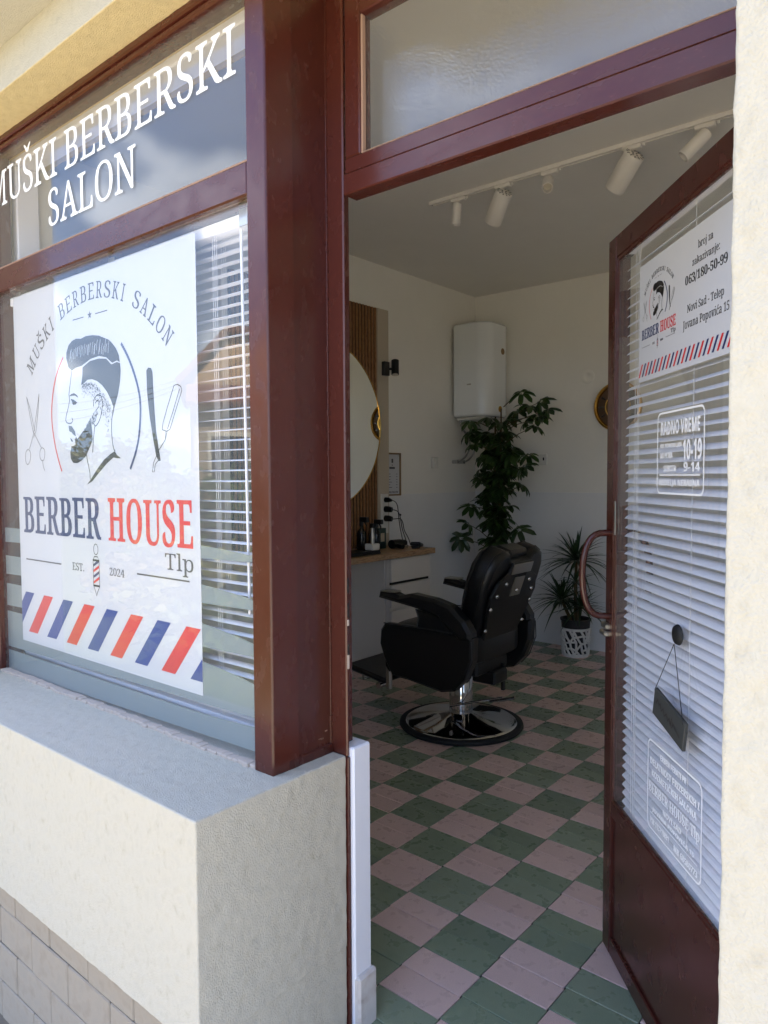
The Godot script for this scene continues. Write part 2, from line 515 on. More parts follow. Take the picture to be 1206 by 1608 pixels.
	var gr := tri(mat("grass", Color(0.31, 0.34, 0.15), 0.95), Vector3(0.35, 0.35, 0.35))
	gr.albedo_texture = tex["grass_tone"]
	mat("house_wall", Color(0.8, 0.69, 0.56), 0.9)
	tri(mats["house_wall"], Vector3(0.5, 0.5, 0.5)).albedo_texture = tex["render_blot"]
	mat("house_grey", Color(0.66, 0.61, 0.55), 0.9)
	mat("roof_tile", Color(0.45, 0.25, 0.17), 0.85)
	mat("eave_wood", Color(0.66, 0.55, 0.36), 0.6)
	mat("eave_dark", Color(0.42, 0.33, 0.2), 0.7)
	mat("gutter", Color(0.6, 0.555, 0.49), 0.4)
	mat("window_dark", Color(0.1, 0.11, 0.12), 0.08)
	mat("wire", Color(0.08, 0.08, 0.08), 0.7)
	mat("bark", Color(0.25, 0.19, 0.14), 0.9)
	mat("sign_slate", Color(0.23, 0.235, 0.225), 0.6)
	mat("sign_ink", Color(0.13, 0.085, 0.08), 0.6)


func _ready() -> void:
	rng.seed = 20240
	var cam := Camera3D.new()
	cam.name = "camera"
	add_child(cam)
	cam.position = EYE
	cam.rotation_order = EULER_ORDER_YXZ
	cam.rotation_degrees = Vector3(-2.84, 39.93, -0.296)
	cam.fov = 70.53
	cam.near = 0.02
	cam.far = 300.0
	cam.current = true

	var sun := DirectionalLight3D.new()
	sun.name = "sun"
	add_child(sun)
	sun.look_at_from_position(Vector3(0, 10, 0), Vector3(0, 10, 0) + Vector3(-0.5, -0.84, 0.2))
	sun.light_energy = 1.45
	sun.light_angular_distance = 0.5
	sun.light_color = Color(1.0, 0.93, 0.78)
	sun.shadow_enabled = true
	sun.sky_mode = DirectionalLight3D.SKY_MODE_LIGHT_ONLY

	var sky := ProceduralSkyMaterial.new()
	sky.sky_top_color = Color(0.29, 0.48, 0.77)
	sky.sky_horizon_color = Color(0.66, 0.76, 0.86)
	sky.sky_curve = 0.18
	sky.sky_energy_multiplier = 0.9
	sky.ground_bottom_color = Color(0.4, 0.38, 0.33)
	sky.ground_horizon_color = Color(0.6, 0.6, 0.56)
	sky.ground_energy_multiplier = 0.5
	sky.sky_cover = clouds()
	sky.sky_cover_modulate = Color(1, 1, 1, 0.9)
	var env := Environment.new()
	env.background_mode = Environment.BG_SKY
	env.sky = Sky.new()
	env.sky.sky_material = sky
	env.tonemap_mode = Environment.TONE_MAPPER_LINEAR
	env.tonemap_exposure = 4.4
	env.sdfgi_enabled = true
	env.ssao_enabled = true
	env.ssil_enabled = true
	var around := WorldEnvironment.new()
	around.name = "daylight"
	around.environment = env
	add_child(around)

	make_materials()
	ground()
	room()
	shop_building()
	shop_window()
	added_side_window()
	window_blind()
	shop_poster()
	entrance()
	shop_door()
	door_blind()
	door_poster()
	hanging_sign()
	street()
	left_wall_fittings()
	back_wall_fittings()
	track_lights()
	barber_chair()
	umbrella_plant()
	dragon_plant()

func clouds() -> ImageTexture:
	var f := FastNoiseLite.new()
	f.seed = 7
	f.frequency = 2.1
	f.fractal_octaves = 5
	var w := 768
	var h := 384
	var im := Image.create(w, h, false, Image.FORMAT_RGBA8)
	for y in h:
		var el := PI * (0.5 - (y + 0.5) / h)
		for x in w:
			if el < 0.0:
				im.set_pixel(x, y, Color(0, 0, 0, 0))
				continue
			var az := TAU * (x + 0.5) / w
			var d := Vector3(cos(az) * cos(el), sin(el) * 2.2, sin(az) * cos(el))
			var k := smoothstep(0.0, 0.26, f.get_noise_3dv(d * 1.6))
			im.set_pixel(x, y, Color(0.86, 0.85, 0.8, k))
	return ImageTexture.create_from_image(im)


# ------------------------------------------------------------------ setting
func ground() -> void:
	structure("pavement", block(Vector3(-3.7, -0.7, -0.86), Vector3(14, -0.3, 11), 0.0), mats["concrete"])
	structure("lawn", block(Vector3(-60, -0.8, -0.86), Vector3(60, -0.34, 90), 0.0), mats["grass"])
	structure("ground", block(Vector3(-60, -0.8, -90), Vector3(60, -0.35, -0.86), 0.0), mats["concrete"])
	structure("doorstep", block(Vector3(-1.18, -0.32, -1.3), Vector3(-0.2, -0.03, -0.8), 0.004), mats["concrete"])

func room() -> void:
	var f := structure("floor", block(Vector3(-3.6, -0.12, -5.5), Vector3(3.2, -0.0035, -1.235)), mats["grout"])
	var o := Vector2(-1.2303, -1.4349)
	var a := deg_to_rad(0.94)
	var seen := []
	var rest := []
	var cam := Transform3D(Basis.from_euler(Vector3(deg_to_rad(-2.84), deg_to_rad(39.93), deg_to_rad(-0.296)), EULER_ORDER_YXZ), EYE)
	for i in range(-2, 22):
		for j in range(-13, 23):
			for k in 2:
				var u := j + 0.5
				var w := i + 0.25 + 0.5 * k
				var p := Vector3(o.x + 0.2 * (u * cos(a) - w * sin(a)), 0, o.y - 0.2 * (w * cos(a) + u * sin(a)))
				if p.x < -3.5 or p.x > 3.05 or p.z < -5.42 or p.z > -1.28:
					continue
				var q := cam.affine_inverse() * p
				var px := 603.0 + 1137.0 * q.x / -q.z
				var d := {"at": p, "pink": posmod(i + j, 2) == 0, "far": -q.z + (0.0 if q.z < 0 and px > 545 and px < 1005 else 50.0)}
				seen.append(d)
	seen.sort_custom(func(x, y): return x.far < y.far)
	var shapes := []
	for k in 3:
		var s := new_shape()
		s.box(Vector3(-0.0989, -0.006, -0.0489) + Vector3(0.0003, 0, 0) * k, Vector3(0.0989, 0.0, 0.0489), 0.0013)
		shapes.append(s.mesh())
	var field := new_shape()
	field.tinted = true
	var pinks := ["tile_pink", "tile_pink_b", "tile_pink_c", "tile_pink"]
	var greens := ["tile_green", "tile_green_b", "tile_green_c", "tile_green"]
	for k in seen.size():
		var d: Dictionary = seen[k]
		var tilt := Vector3(rng.randf_range(-0.0035, 0.0035), -a, rng.randf_range(-0.002, 0.002))
		var at: Vector3 = d.at + Vector3(0, rng.randf_range(-0.0008, 0.0006), 0)
		var key: String = (pinks if d.pink else greens)[rng.randi() % 4]
		if k < 300:
			var t := part(f, "tile", shapes[rng.randi() % 3], mats[key], at)
			t.rotation = tilt
		else:
			field.xf = Transform3D(Basis.from_euler(tilt), at)
			field.tint = mats[key].albedo_color.srgb_to_linear()
			field.box(Vector3(-0.0989, -0.006, -0.0489), Vector3(0.0989, 0.0, 0.0489), 0.0013)
	var fm := mats["tile_pink"].duplicate() as StandardMaterial3D
	fm.albedo_color = Color.WHITE
	fm.vertex_color_use_as_albedo = true
	part(f, "tile_field", field, fm).set_meta("kind", "stuff")

	# walls: white above, glossy paint up to shoulder height
	structure("wall_back", block(Vector3(-3.64, -0.2, -5.55), Vector3(3.2, 3.05, -5.35)), mats["wall_white"])
	part(get_node("wall_back"), "painted_dado", block(Vector3(-3.44, 0, -5.36), Vector3(2.98, 1.232, -5.3465), 0.001), mats["wall_gloss"])
	structure("wall_left", block(Vector3(-3.64, -0.2, -5.35), Vector3(-3.44, 3.05, -1.0)), mats["wall_white"])
	part(get_node("wall_left"), "painted_dado", block(Vector3(-3.45, 0, -5.3465), Vector3(-3.4365, 1.232, -1.316), 0.001), mats["wall_gloss"])
	structure("wall_right", block(Vector3(3.0, -0.2, -5.35), Vector3(3.2, 3.05, -1.0)), mats["wall_white"])
	structure("ceiling", block(Vector3(-3.7, 2.9, -5.6), Vector3(3.3, 3.06, -1.0)), mats["ceiling_white"])
	var wf := structure("wall_front", block(Vector3(-3.44, -0.1, -1.335), Vector3(-1.165, 0.711, -1.272), 0.004), mats["sill_white"])
	part(wf, "socle", block(Vector3(-3.44, -0.05, -1.342), Vector3(-1.152, 0.136, -1.2735), 0.006), mats["socle_dirty"])
	part(wf, "plaster_lining", block(Vector3(-3.44, 0.711, -1.316), Vector3(-2.70, 2.9, -1.262), 0.002), mats["wall_white"])
	part(wf, "plaster_lining", block(Vector3(-2.70, 2.53, -1.316), Vector3(3.0, 2.9, -1.31), 0.002), mats["wall_white"])
	part(wf, "plaster_lining", block(Vector3(-0.125, -0.1, -1.324), Vector3(0.6, 2.53, -1.3165), 0.002), mats["wall_white"])
	part(wf, "plaster_lining", block(Vector3(2.9, -0.1, -1.324), Vector3(3.0, 2.53, -1.3165), 0.002), mats["wall_white"])
	part(wf, "plaster_lining", block(Vector3(0.6, -0.1, -1.324), Vector3(2.9, 0.25, -1.3165), 0.002), mats["wall_white"])

func shop_building() -> void:
	var nz := FastNoiseLite.new()
	nz.seed = 3
	nz.frequency = 22.0
	nz.fractal_octaves = 3
	var b := thing("shop_building", "cream rendered shop front with sill, pier, overhanging eave and brick base", "building")
	part(b, "sill_wall", new_shape().plaster(Vector3(-4.2, 0.215, -1.262), Vector3(-1.18, 0.693, -0.826), ["z+", "y+", "x+", "y-"], 0.009, nz), mats["render_cream"])
	part(b, "sill_return", new_shape().plaster(Vector3(-1.3, -0.32, -1.262), Vector3(-1.1815, 0.24, -0.84), ["x+", "z+"], 0.012, nz), mats["render_cream"])
	part(b, "jamb", new_shape().plaster(Vector3(-4.2, 0.6, -1.25), Vector3(-2.70, 2.6, -0.858), ["x+", "z+"], 0.02, nz), mats["render_cream"])
	part(b, "lintel", new_shape().plaster(Vector3(-4.2, 2.495, -1.3), Vector3(-1.17, 3.1, -0.95), ["y-"], 0.012, nz), mats["render_shaded_yellow"])  # underside of the cream lintel, its shade put into the yellow tone
	part(b, "facade", new_shape().plaster(Vector3(-4.2, 2.495, -1.3), Vector3(-1.17, 3.1, -0.95), ["z+"], 0.012, nz), mats["render_cream"])
	part(b, "lintel", new_shape().plaster(Vector3(-1.18, 2.49, -1.3), Vector3(3.4, 3.1, -0.848), ["y-", "z+", "x-"], 0.02, nz), mats["render_shaded_yellow"])  # door lintel in the same shade-toned yellow, front included
	part(b, "pier", new_shape().plaster(Vector3(-0.2155, -0.32, -1.24), Vector3(0.6, 2.6, -0.826), ["x-", "z+", "x+"], 0.009, nz, 0.002), mats["render_cream"])
	part(b, "wall_core", block(Vector3(-4.15, -0.3, -1.25), Vector3(-2.71, 3.3, -1.0)), mats["mortar"])
	part(b, "wall_core", block(Vector3(-0.12, -0.3, -1.316), Vector3(0.58, 2.6, -0.9)), mats["mortar"])
	part(b, "wall_core", block(Vector3(-4.15, 2.51, -1.309), Vector3(3.35, 3.3, -1.0)), mats["mortar"])
	part(b, "sill_wall", new_shape().plaster(Vector3(0.59, -0.34, -1.316), Vector3(2.91, 0.25, -0.84), ["z+", "y+"], 0.05, nz), mats["render_cream"])
	part(b, "pier", new_shape().plaster(Vector3(2.9, -0.34, -1.316), Vector3(3.4, 2.6, -0.84), ["x-", "z+"], 0.05, nz), mats["render_cream"])
	# end walls and rear of the house, roof over all
	part(b, "gable_wall", new_shape().prism(PackedVector2Array([Vector2(-0.9, -0.3), Vector2(-0.9, 3.1), Vector2(-3.3, 4.75), Vector2(-5.9, 3.1), Vector2(-5.9, -0.3)]), 0, 0.25), mats["render_cream"]).transform = Transform3D(Basis(Vector3(0, 0, 1), Vector3(0, 1, 0), Vector3(-1, 0, 0)), Vector3(3.45, 0, 0))
	part(b, "gable_wall", new_shape().prism(PackedVector2Array([Vector2(-0.9, -0.3), Vector2(-0.9, 3.1), Vector2(-3.3, 4.75), Vector2(-5.9, 3.1), Vector2(-5.9, -0.3)]), 0, 0.25), mats["render_cream"]).transform = Transform3D(Basis(Vector3(0, 0, 1), Vector3(0, 1, 0), Vector3(-1, 0, 0)), Vector3(-4.2, 0, 0))
	part(b, "rear_wall", block(Vector3(-4.4, -0.3, -5.9), Vector3(3.5, 3.1, -5.6)), mats["render_cream"])
	var slope := PackedVector2Array([Vector2(-0.72, 3.16), Vector2(-3.3, 4.85), Vector2(-6.4, 3.1), Vector2(-6.4, 3.2), Vector2(-3.3, 5.0), Vector2(-0.72, 3.3)])
	part(b, "roof", new_shape().prism(slope, 0, 9.4), mats["roof_tile"]).transform = Transform3D(Basis(Vector3(0, 0, 1), Vector3(0, 1, 0), Vector3(-1, 0, 0)), Vector3(4.3, 0, 0))
	# stepped cornice over the openings
	for k in [[2.615, 2.64, -0.82], [2.64, 2.665, -0.785], [2.665, 2.74, -0.75], [2.74, 2.76, -0.77]]:
		part(b, "cornice", block(Vector3(-4.4, k[0], -1.0), Vector3(3.5, k[1], k[2]), 0.005), mats["render_cream"])
	part(b, "parapet", block(Vector3(-4.3, 2.76, -1.0), Vector3(3.45, 3.2, -0.84), 0.006), mats["render_cream"])
	# brick base
	var facing := part(b, "brick_facing", block(Vector3(-4.15, -0.5, -1.2), Vector3(-1.2, 0.214, -0.8725)), mats["mortar"])
	var bricks := []
	for k in 3:
		bricks.append(new_shape().box(Vector3(-0.1018, -0.0556, -0.012), Vector3(0.1018, 0.0556, 0.006 + 0.0008 * k), 0.003).mesh())
	for c in 4:
		var y := 0.1715 - 0.115 * c
		for j in 14:
			var x := -1.376 - 0.2065 * j + (0.1 if c % 2 else 0.0)
			if x > -1.3 or x < -4.04:
				continue
			var k := part(facing, "brick", bricks[rng.randi() % 3], mats["facing_brick"], Vector3(x, y, -0.866))
			k.rotation = Vector3(rng.randf_range(-0.004, 0.004), rng.randf_range(-0.006, 0.006), 0)


# ------------------------------------------------------------------ shop window
func shop_window() -> void:
	var w := thing("shop_window", "brown framed shop window with white lettering above and frosted bands below", "window")
	part(w, "corner_post", block(Vector3(-1.288, 0.69, -1.15), Vector3(-1.222, 2.53, -1.066), 0.004), mats["brown_paint"])
	part(w, "crossbar", block(Vector3(-2.662, 1.998, -1.15), Vector3(-1.288, 2.073, -1.0685), 0.004), mats["brown_bar"])
	part(w, "glazing_bead", block(Vector3(-2.662, 2.0725, -1.085), Vector3(-1.288, 2.079, -1.0725), 0.002), mats["putty"])
	part(w, "top_rail", block(Vector3(-2.70, 2.478, -1.15), Vector3(-1.288, 2.53, -1.066), 0.004), mats["brown_bar"])
	part(w, "top_bead", block(Vector3(-2.662, 2.462, -1.11), Vector3(-1.288, 2.4785, -1.0745), 0.004), mats["brown_bar"])
	part(w, "stile", block(Vector3(-2.70, 0.69, -1.15), Vector3(-2.662, 2.53, -1.066), 0.004), mats["brown_paint"])
	var bead := new_shape()
	var prev := 0.0
	for i in 68:
		var x0 := -2.662 + i * 0.0202
		var h := 0.004 + rng.randf() * 0.006
		bead.box(Vector3(x0, 0.69, -1.09), Vector3(x0 + 0.0202, 0.694 + (h + prev) / 2, -1.068 + rng.randf() * 0.007), 0.002)
		prev = h
	part(w, "mortar_bead", bead, mats["chipped_filler"])
	var pane := part(w, "pane", block(Vector3(-2.662, 0.69, -1.09), Vector3(-1.288, 1.998, -1.086)), mats["pane"])
	var upper := part(w, "pane", block(Vector3(-2.662, 2.073, -1.09), Vector3(-1.288, 2.478, -1.086)), mats["pane"])
	part(w, "inner_pane", block(Vector3(-2.662, 0.75, -1.192), Vector3(-1.288, 1.96, -1.188)), mats["pane"])
	part(w, "inner_rail", block(Vector3(-2.70, 0.69, -1.25), Vector3(-1.2535, 0.75, -1.17), 0.004), mats["sill_white"])
	part(w, "inner_rail", block(Vector3(-2.70, 1.96, -1.25), Vector3(-1.2535, 2.073, -1.17), 0.004), mats["sill_white"])
	part(w, "inner_rail", block(Vector3(-2.70, 2.47, -1.25), Vector3(-1.2535, 2.53, -1.17), 0.004), mats["sill_white"])
	part(w, "inner_stile", block(Vector3(-2.70, 0.75, -1.25), Vector3(-2.662, 2.47, -1.17), 0.004), mats["sill_white"])
	part(w, "inner_stile", block(Vector3(-1.288, 0.75, -1.25), Vector3(-1.2535, 2.47, -1.17), 0.004), mats["sill_white"])
	# frosted bands on the lower pane: each one curls down at the post
	for f in [[0.690, 0.764, 0.76], [0.776, 0.902, 0.85], [0.922, 1.0, 0.945], [1.033, 1.098, 1.052], [1.146, 1.196, 1.158]]:
		var poly := PackedVector2Array([Vector2(-2.657, f[0])])
		poly.append(Vector2(-1.291, f[0] + (0.024 if f[0] > 0.7 else 0.03)))
		for k in 9:
			var x := -1.291 - 0.26 * k / 8.0
			var q := pow(k / 8.0, 0.6)
			poly.append(Vector2(x, lerpf(f[2] + 0.022, f[1] + 0.004, q)))
		poly.append(Vector2(-2.657, f[1]))
		part(pane, "frosted_film", new_shape().prism(poly, -1.0946, -1.095), mats["frosted_film"])
	lettering(upper, "MUŠKI BERBERSKI", "Droid Serif", false, mats["vinyl_white"], Vector2(-2.668, 2.287), Vector2(1.326, 0.148), -1.0859)
	lettering(upper, "SALON", "Droid Serif", false, mats["vinyl_white"], Vector2(-2.253, 2.143), Vector2(0.492, 0.112), -1.0859)

func added_side_window() -> void:  # window added out of view so more daylight reaches the room
	var w := thing("added_side_window", "added unseen brown framed window past the pier, letting daylight into the room", "window", Vector3(0.6, 0.25, -1.1))
	for x in [0.0, 1.12, 2.24]:
		part(w, "stile", block(Vector3(x, 0, -0.05), Vector3(x + 0.06, 2.24, 0.03), 0.004), mats["brown_paint"])
	for y in [0.0, 2.18]:
		part(w, "rail", block(Vector3(0.06, y, -0.045), Vector3(2.24, y + 0.06, 0.025), 0.004), mats["brown_bar"])
	for x in [0.06, 1.18]:
		part(w, "pane", block(Vector3(x, 0.06, -0.012), Vector3(x + 1.06, 2.18, -0.008)), mats["pane"])

func slat_mesh(length: float, width: float) -> ArrayMesh:
	var poly := PackedVector2Array()
	for k in 5:
		var x := -width / 2 + width * k / 4.0
		poly.append(Vector2(x, 0.0026 * (1.0 - pow(2.0 * x / width, 2))))
	for k in 5:
		var x := width / 2 - width * k / 4.0
		poly.append(Vector2(x, 0.0026 * (1.0 - pow(2.0 * x / width, 2)) - 0.0005))
	var s := new_shape()
	s.xf = Transform3D(Basis(Vector3(0, 0, 1), Vector3(0, 1, 0), Vector3(-1, 0, 0)), Vector3(length / 2, 0, 0))
	return s.prism(poly, 0, length).mesh()

func window_blind() -> void:
	var b := thing("window_blind", "white venetian blind hanging open behind the shop poster", "blind", Vector3(-1.955, 0.76, -1.135))
	part(b, "head_rail", block(Vector3(-0.655, 1.2, -0.018), Vector3(0.648, 1.228, 0.02), 0.002), mats["blind_white"])
	for x in [-0.6, 0.0, 0.585]:
		part(b, "bracket", block(Vector3(x, 1.196, 0.0202), Vector3(x + 0.03, 1.236, 0.024), 0.001), mats["satin_metal"])
	var m := slat_mesh(1.292, 0.025)
	for i in 47:
		var s := part(b, "slat", m, mats["blind_white"], Vector3(0.006 + rng.randf_range(-0.002, 0.002), 0.02 + i * 0.0252, rng.randf_range(-0.001, 0.001)))
		s.rotation = Vector3(0.09 + rng.randf_range(-0.05, 0.05), 0, rng.randf_range(-0.0016, 0.0016))
	part(b, "bottom_rail", block(Vector3(-0.64, -0.006, -0.012), Vector3(0.652, 0.006, 0.012), 0.002), mats["blind_white"])
	for x in [-0.56, -0.55, 0.0, 0.47, 0.478, 0.486]:
		for z in [-0.0135, 0.0135]:
			part(b, "ladder_cord", new_shape().tube([Vector3(x, 0.0, z), Vector3(x, 1.2, z)], 0.0006, 5), mats["cord_white"])
	part(b, "tilt_wand", new_shape().tube([Vector3(0.6, 0.28, 0.02), Vector3(0.588, 1.19, 0.02)], 0.0035, 8), mats["blind_white"])

# the round barber emblem, in metres of the large poster; k scales it, rows z lie just above the sheet
func emblem(o: Node, at: Vector2, k: float, z: float, small: bool) -> void:
	var black: Material = mats["ink_black"]
	for key in LOGO_FILLS:
		part(o, "emblem", new_shape().ink(moved(flat(LOGO_FILLS[key]), at, k), z), black)
	for key in LOGO_LINES:
		var wide := 0.0035
		var ink: Material = black
		if key == "arcl":
			wide = 0.006
			ink = mats["ink_red"]
		elif key == "arcr":
			wide = 0.009
			ink = mats["ink_navy"]
		elif key in ["sa", "sa2", "sb", "sb2", "ha", "hb", "tail", "blade", "tang", "tang2", "back"]:
			wide = 0.0024
		var pts := flat(LOGO_LINES[key])
		if pts.size() > 3:
			var c := Curve2D.new()
			c.bake_interval = 0.006
			for i in pts.size():
				var d := (pts[mini(i + 1, pts.size() - 1)] - pts[maxi(i - 1, 0)]) / 6.0
				c.add_point(pts[i], -d, d)
			if key in ["arcl", "arcr", "ear", "ha", "hb", "nape"]:
				pts = c.get_baked_points()
		part(o, "emblem_line", new_shape().stroke(moved(pts, at, k), wide * k * (1.6 if small else 1.0), z + 0.00005), ink)
	if not small:
		# stubble of the fade and strands in the hair
		var s := new_shape()
		for i in 420:
			var t := rng.randf()
			var a := lerpf(0.0, 1.0, t)
			var edge := Vector2(lerpf(0.447, 0.612, a), 0.832 + 0.013 * sin(a * PI) - 0.085 * a * a)
			var off := rng.randf()
			var p := edge + Vector2(0.012 - 0.03 * a, -0.055) * off * off * (0.6 + 0.5 * a) + Vector2(rng.randf_range(-0.008, 0.008), rng.randf_range(-0.006, 0.003))
			var d := Vector2.from_angle(rng.randf_range(-2.4, -1.0)) * 0.0035
			s.stroke(moved(PackedVector2Array([p, p + d]), at, k), 0.0018 * k, z + 0.00005)
		for i in 90:
			var p := Vector2(rng.randf_range(0.455, 0.53), 0) + Vector2(0, 0.668 + rng.randf() * 0.03)
			p.y += (p.x - 0.455) * 0.75
			s.stroke(moved(PackedVector2Array([p, p + Vector2(0.001, 0.006)]), at, k), 0.0018 * k, z + 0.00005)
		part(o, "emblem_stubble", s, black)
		var h := new_shape()
		for i in 26:
			var x := lerpf(0.375, 0.6, i / 25.0) + rng.randf_range(-0.004, 0.004)
			var y := 0.925 + 0.012 * sin((x - 0.37) * 13.0) + rng.randf_range(-0.008, 0.006)
			h.stroke(moved(PackedVector2Array([Vector2(x, y - 0.016), Vector2(x + 0.002, y), Vector2(x + 0.007, y + rng.randf_range(0.008, 0.02))]), at, k), 0.0016 * k, z + 0.0001)
		part(o, "emblem_strand", h, mats["sheet"])
	# lettering on the arc
	var t := "MUŠKI BERBERSKI SALON"
	var run := []
	var total := 0.0
	for i in t.length():
		var adv: float = {"M": 1.35, "I": 0.72, " ": 0.75}.get(t[i], 1.0)
		run.append(total + adv / 2.0)
		total += adv
	for i in t.length():
		if t[i] == " ":
			continue
		var a := deg_to_rad(lerpf(142.0, 38.5, run[i] / total))
		var tall := 0.062 if t[i] == "Š" else 0.048
		var g := Node3D.new()
		g.name = "arc_letter"
		o.add_child(g, true)
		var p := at + (Vector2(0.508, 0.581) + Vector2.from_angle(a) * 0.492) * k
		g.position = Vector3(p.x, p.y, 0)
		g.rotation.z = a - PI / 2
		var wide := 0.014 if t[i] == "I" else (0.046 if t[i] == "M" else 0.034)
		lettering(g, t[i], "Droid Serif", false, mats["ink_grey"], Vector2(-wide / 2, 0) * k, Vector2(wide, tall) * k, z)
	# star and dashes
	var star := PackedVector2Array()
	for i in 10:
		star.append(Vector2(0.503, 1.03) + Vector2.from_angle(PI / 2 + TAU * i / 10.0) * (0.013 if i % 2 == 0 else 0.0052))
	part(o, "star", new_shape().ink(moved(star, at, k), z), mats["ink_grey"])
	for d in [[0.402, 0.468, 1.029], [0.535, 0.602, 1.029]]:
		part(o, "rule", new_shape().stroke(moved(PackedVector2Array([Vector2(d[0], d[2]), Vector2(d[1], d[2])]), at, k), 0.003 * k, z), mats["ink_grey"])
	lettering(o, "BERBER", "Droid Serif", true, mats["ink_navy"], at + Vector2(0.034, 0.372) * k, Vector2(0.504, 0.122) * k, z)
	lettering(o, "HOUSE", "Droid Serif", true, mats["ink_red"], at + Vector2(0.58, 0.37) * k, Vector2(0.41, 0.126) * k, z)
	lettering(o, "Tlp", "Droid Serif", false, mats["ink_grey"], at + Vector2(0.864, 0.297) * k, Vector2(0.125, 0.06) * k, z)
	lettering(o, "EST.", "Droid Serif", false, mats["ink_grey"], at + Vector2(0.361, 0.27) * k, Vector2(0.072, 0.024) * k, z)
	lettering(o, "2024", "Droid Serif", false, mats["ink_grey"], at + Vector2(0.581, 0.271) * k, Vector2(0.08, 0.023) * k, z)
	for d in [[0.043, 0.289, 0.282], [0.726, 0.972, 0.2875]]:
		part(o, "rule", new_shape().stroke(moved(PackedVector2Array([Vector2(d[0], d[2]), Vector2(d[1], d[2])]), at, k), 0.0045 * k, z), mats["ink_grey"])
	# barber pole
	var bulb := PackedVector2Array()
	for i in 15:
		bulb.append(Vector2(0.505 + 0.013 * sin(TAU * i / 14.0), 0.342 + 0.016 * cos(TAU * i / 14.0)))
	part(o, "emblem_line", new_shape().stroke(moved(bulb, at, k), 0.0025 * k, z), black)
	part(o, "emblem_line", new_shape().stroke(moved(flat([0.489, 0.31, 0.495, 0.32, 0.515, 0.32, 0.521, 0.31, 0.489, 0.31]), at, k), 0.003 * k, z), black)
	part(o, "emblem_line", new_shape().stroke(moved(flat([0.488, 0.308, 0.487, 0.232, 0.494, 0.222, 0.5, 0.212, 0.504, 0.202, 0.508, 0.212, 0.515, 0.222, 0.523, 0.232, 0.522, 0.308]), at, k), 0.0025 * k, z), black)
	part(o, "emblem", new_shape().ink(moved(flat([0.486, 0.306, 0.524, 0.306, 0.524, 0.312, 0.486, 0.312]), at, k), z + 0.00005), black)
	part(o, "emblem", new_shape().ink(moved(flat([0.486, 0.23, 0.524, 0.23, 0.524, 0.236, 0.486, 0.236]), at, k), z + 0.00005), black)
	for i in 4:
		var y := 0.238 + i * 0.017
		part(o, "pole_stripe", new_shape().ink(moved(flat([0.489, y, 0.489, y + 0.008, 0.521, y + 0.024, 0.521, y + 0.015]), at, k), z), mats["ink_red"] if i % 2 == 0 else mats["ink_navy"])

func shop_poster() -> void:
	var p := thing("shop_poster", "large white poster with barber head, blue and red name and diagonal stripes", "poster", Vector3(-2.537, 0.815, -1.0935))
	part(p, "sheet", block(Vector3(0, 0, -0.0006), Vector3(1.02, 1.158, 0.0)), mats["sheet"])
	var z := 0.0004
	emblem(p, Vector2.ZERO, 1.0, z, false)
	for i in range(-1, 8):
		var x := 0.047 + 0.1315 * i
		var poly := flat([x, 0.035, x + 0.064, 0.035, x + 0.18, 0.17, x + 0.118, 0.17])
		var cut := Geometry2D.intersect_polygons(poly, flat([0, 0, 1.02, 0, 1.02, 0.5, 0, 0.5]))
		if cut:
			part(p, "stripe", new_shape().ink(cut[0], z), mats["ink_red"] if posmod(i, 2) == 0 else mats["ink_blue"])

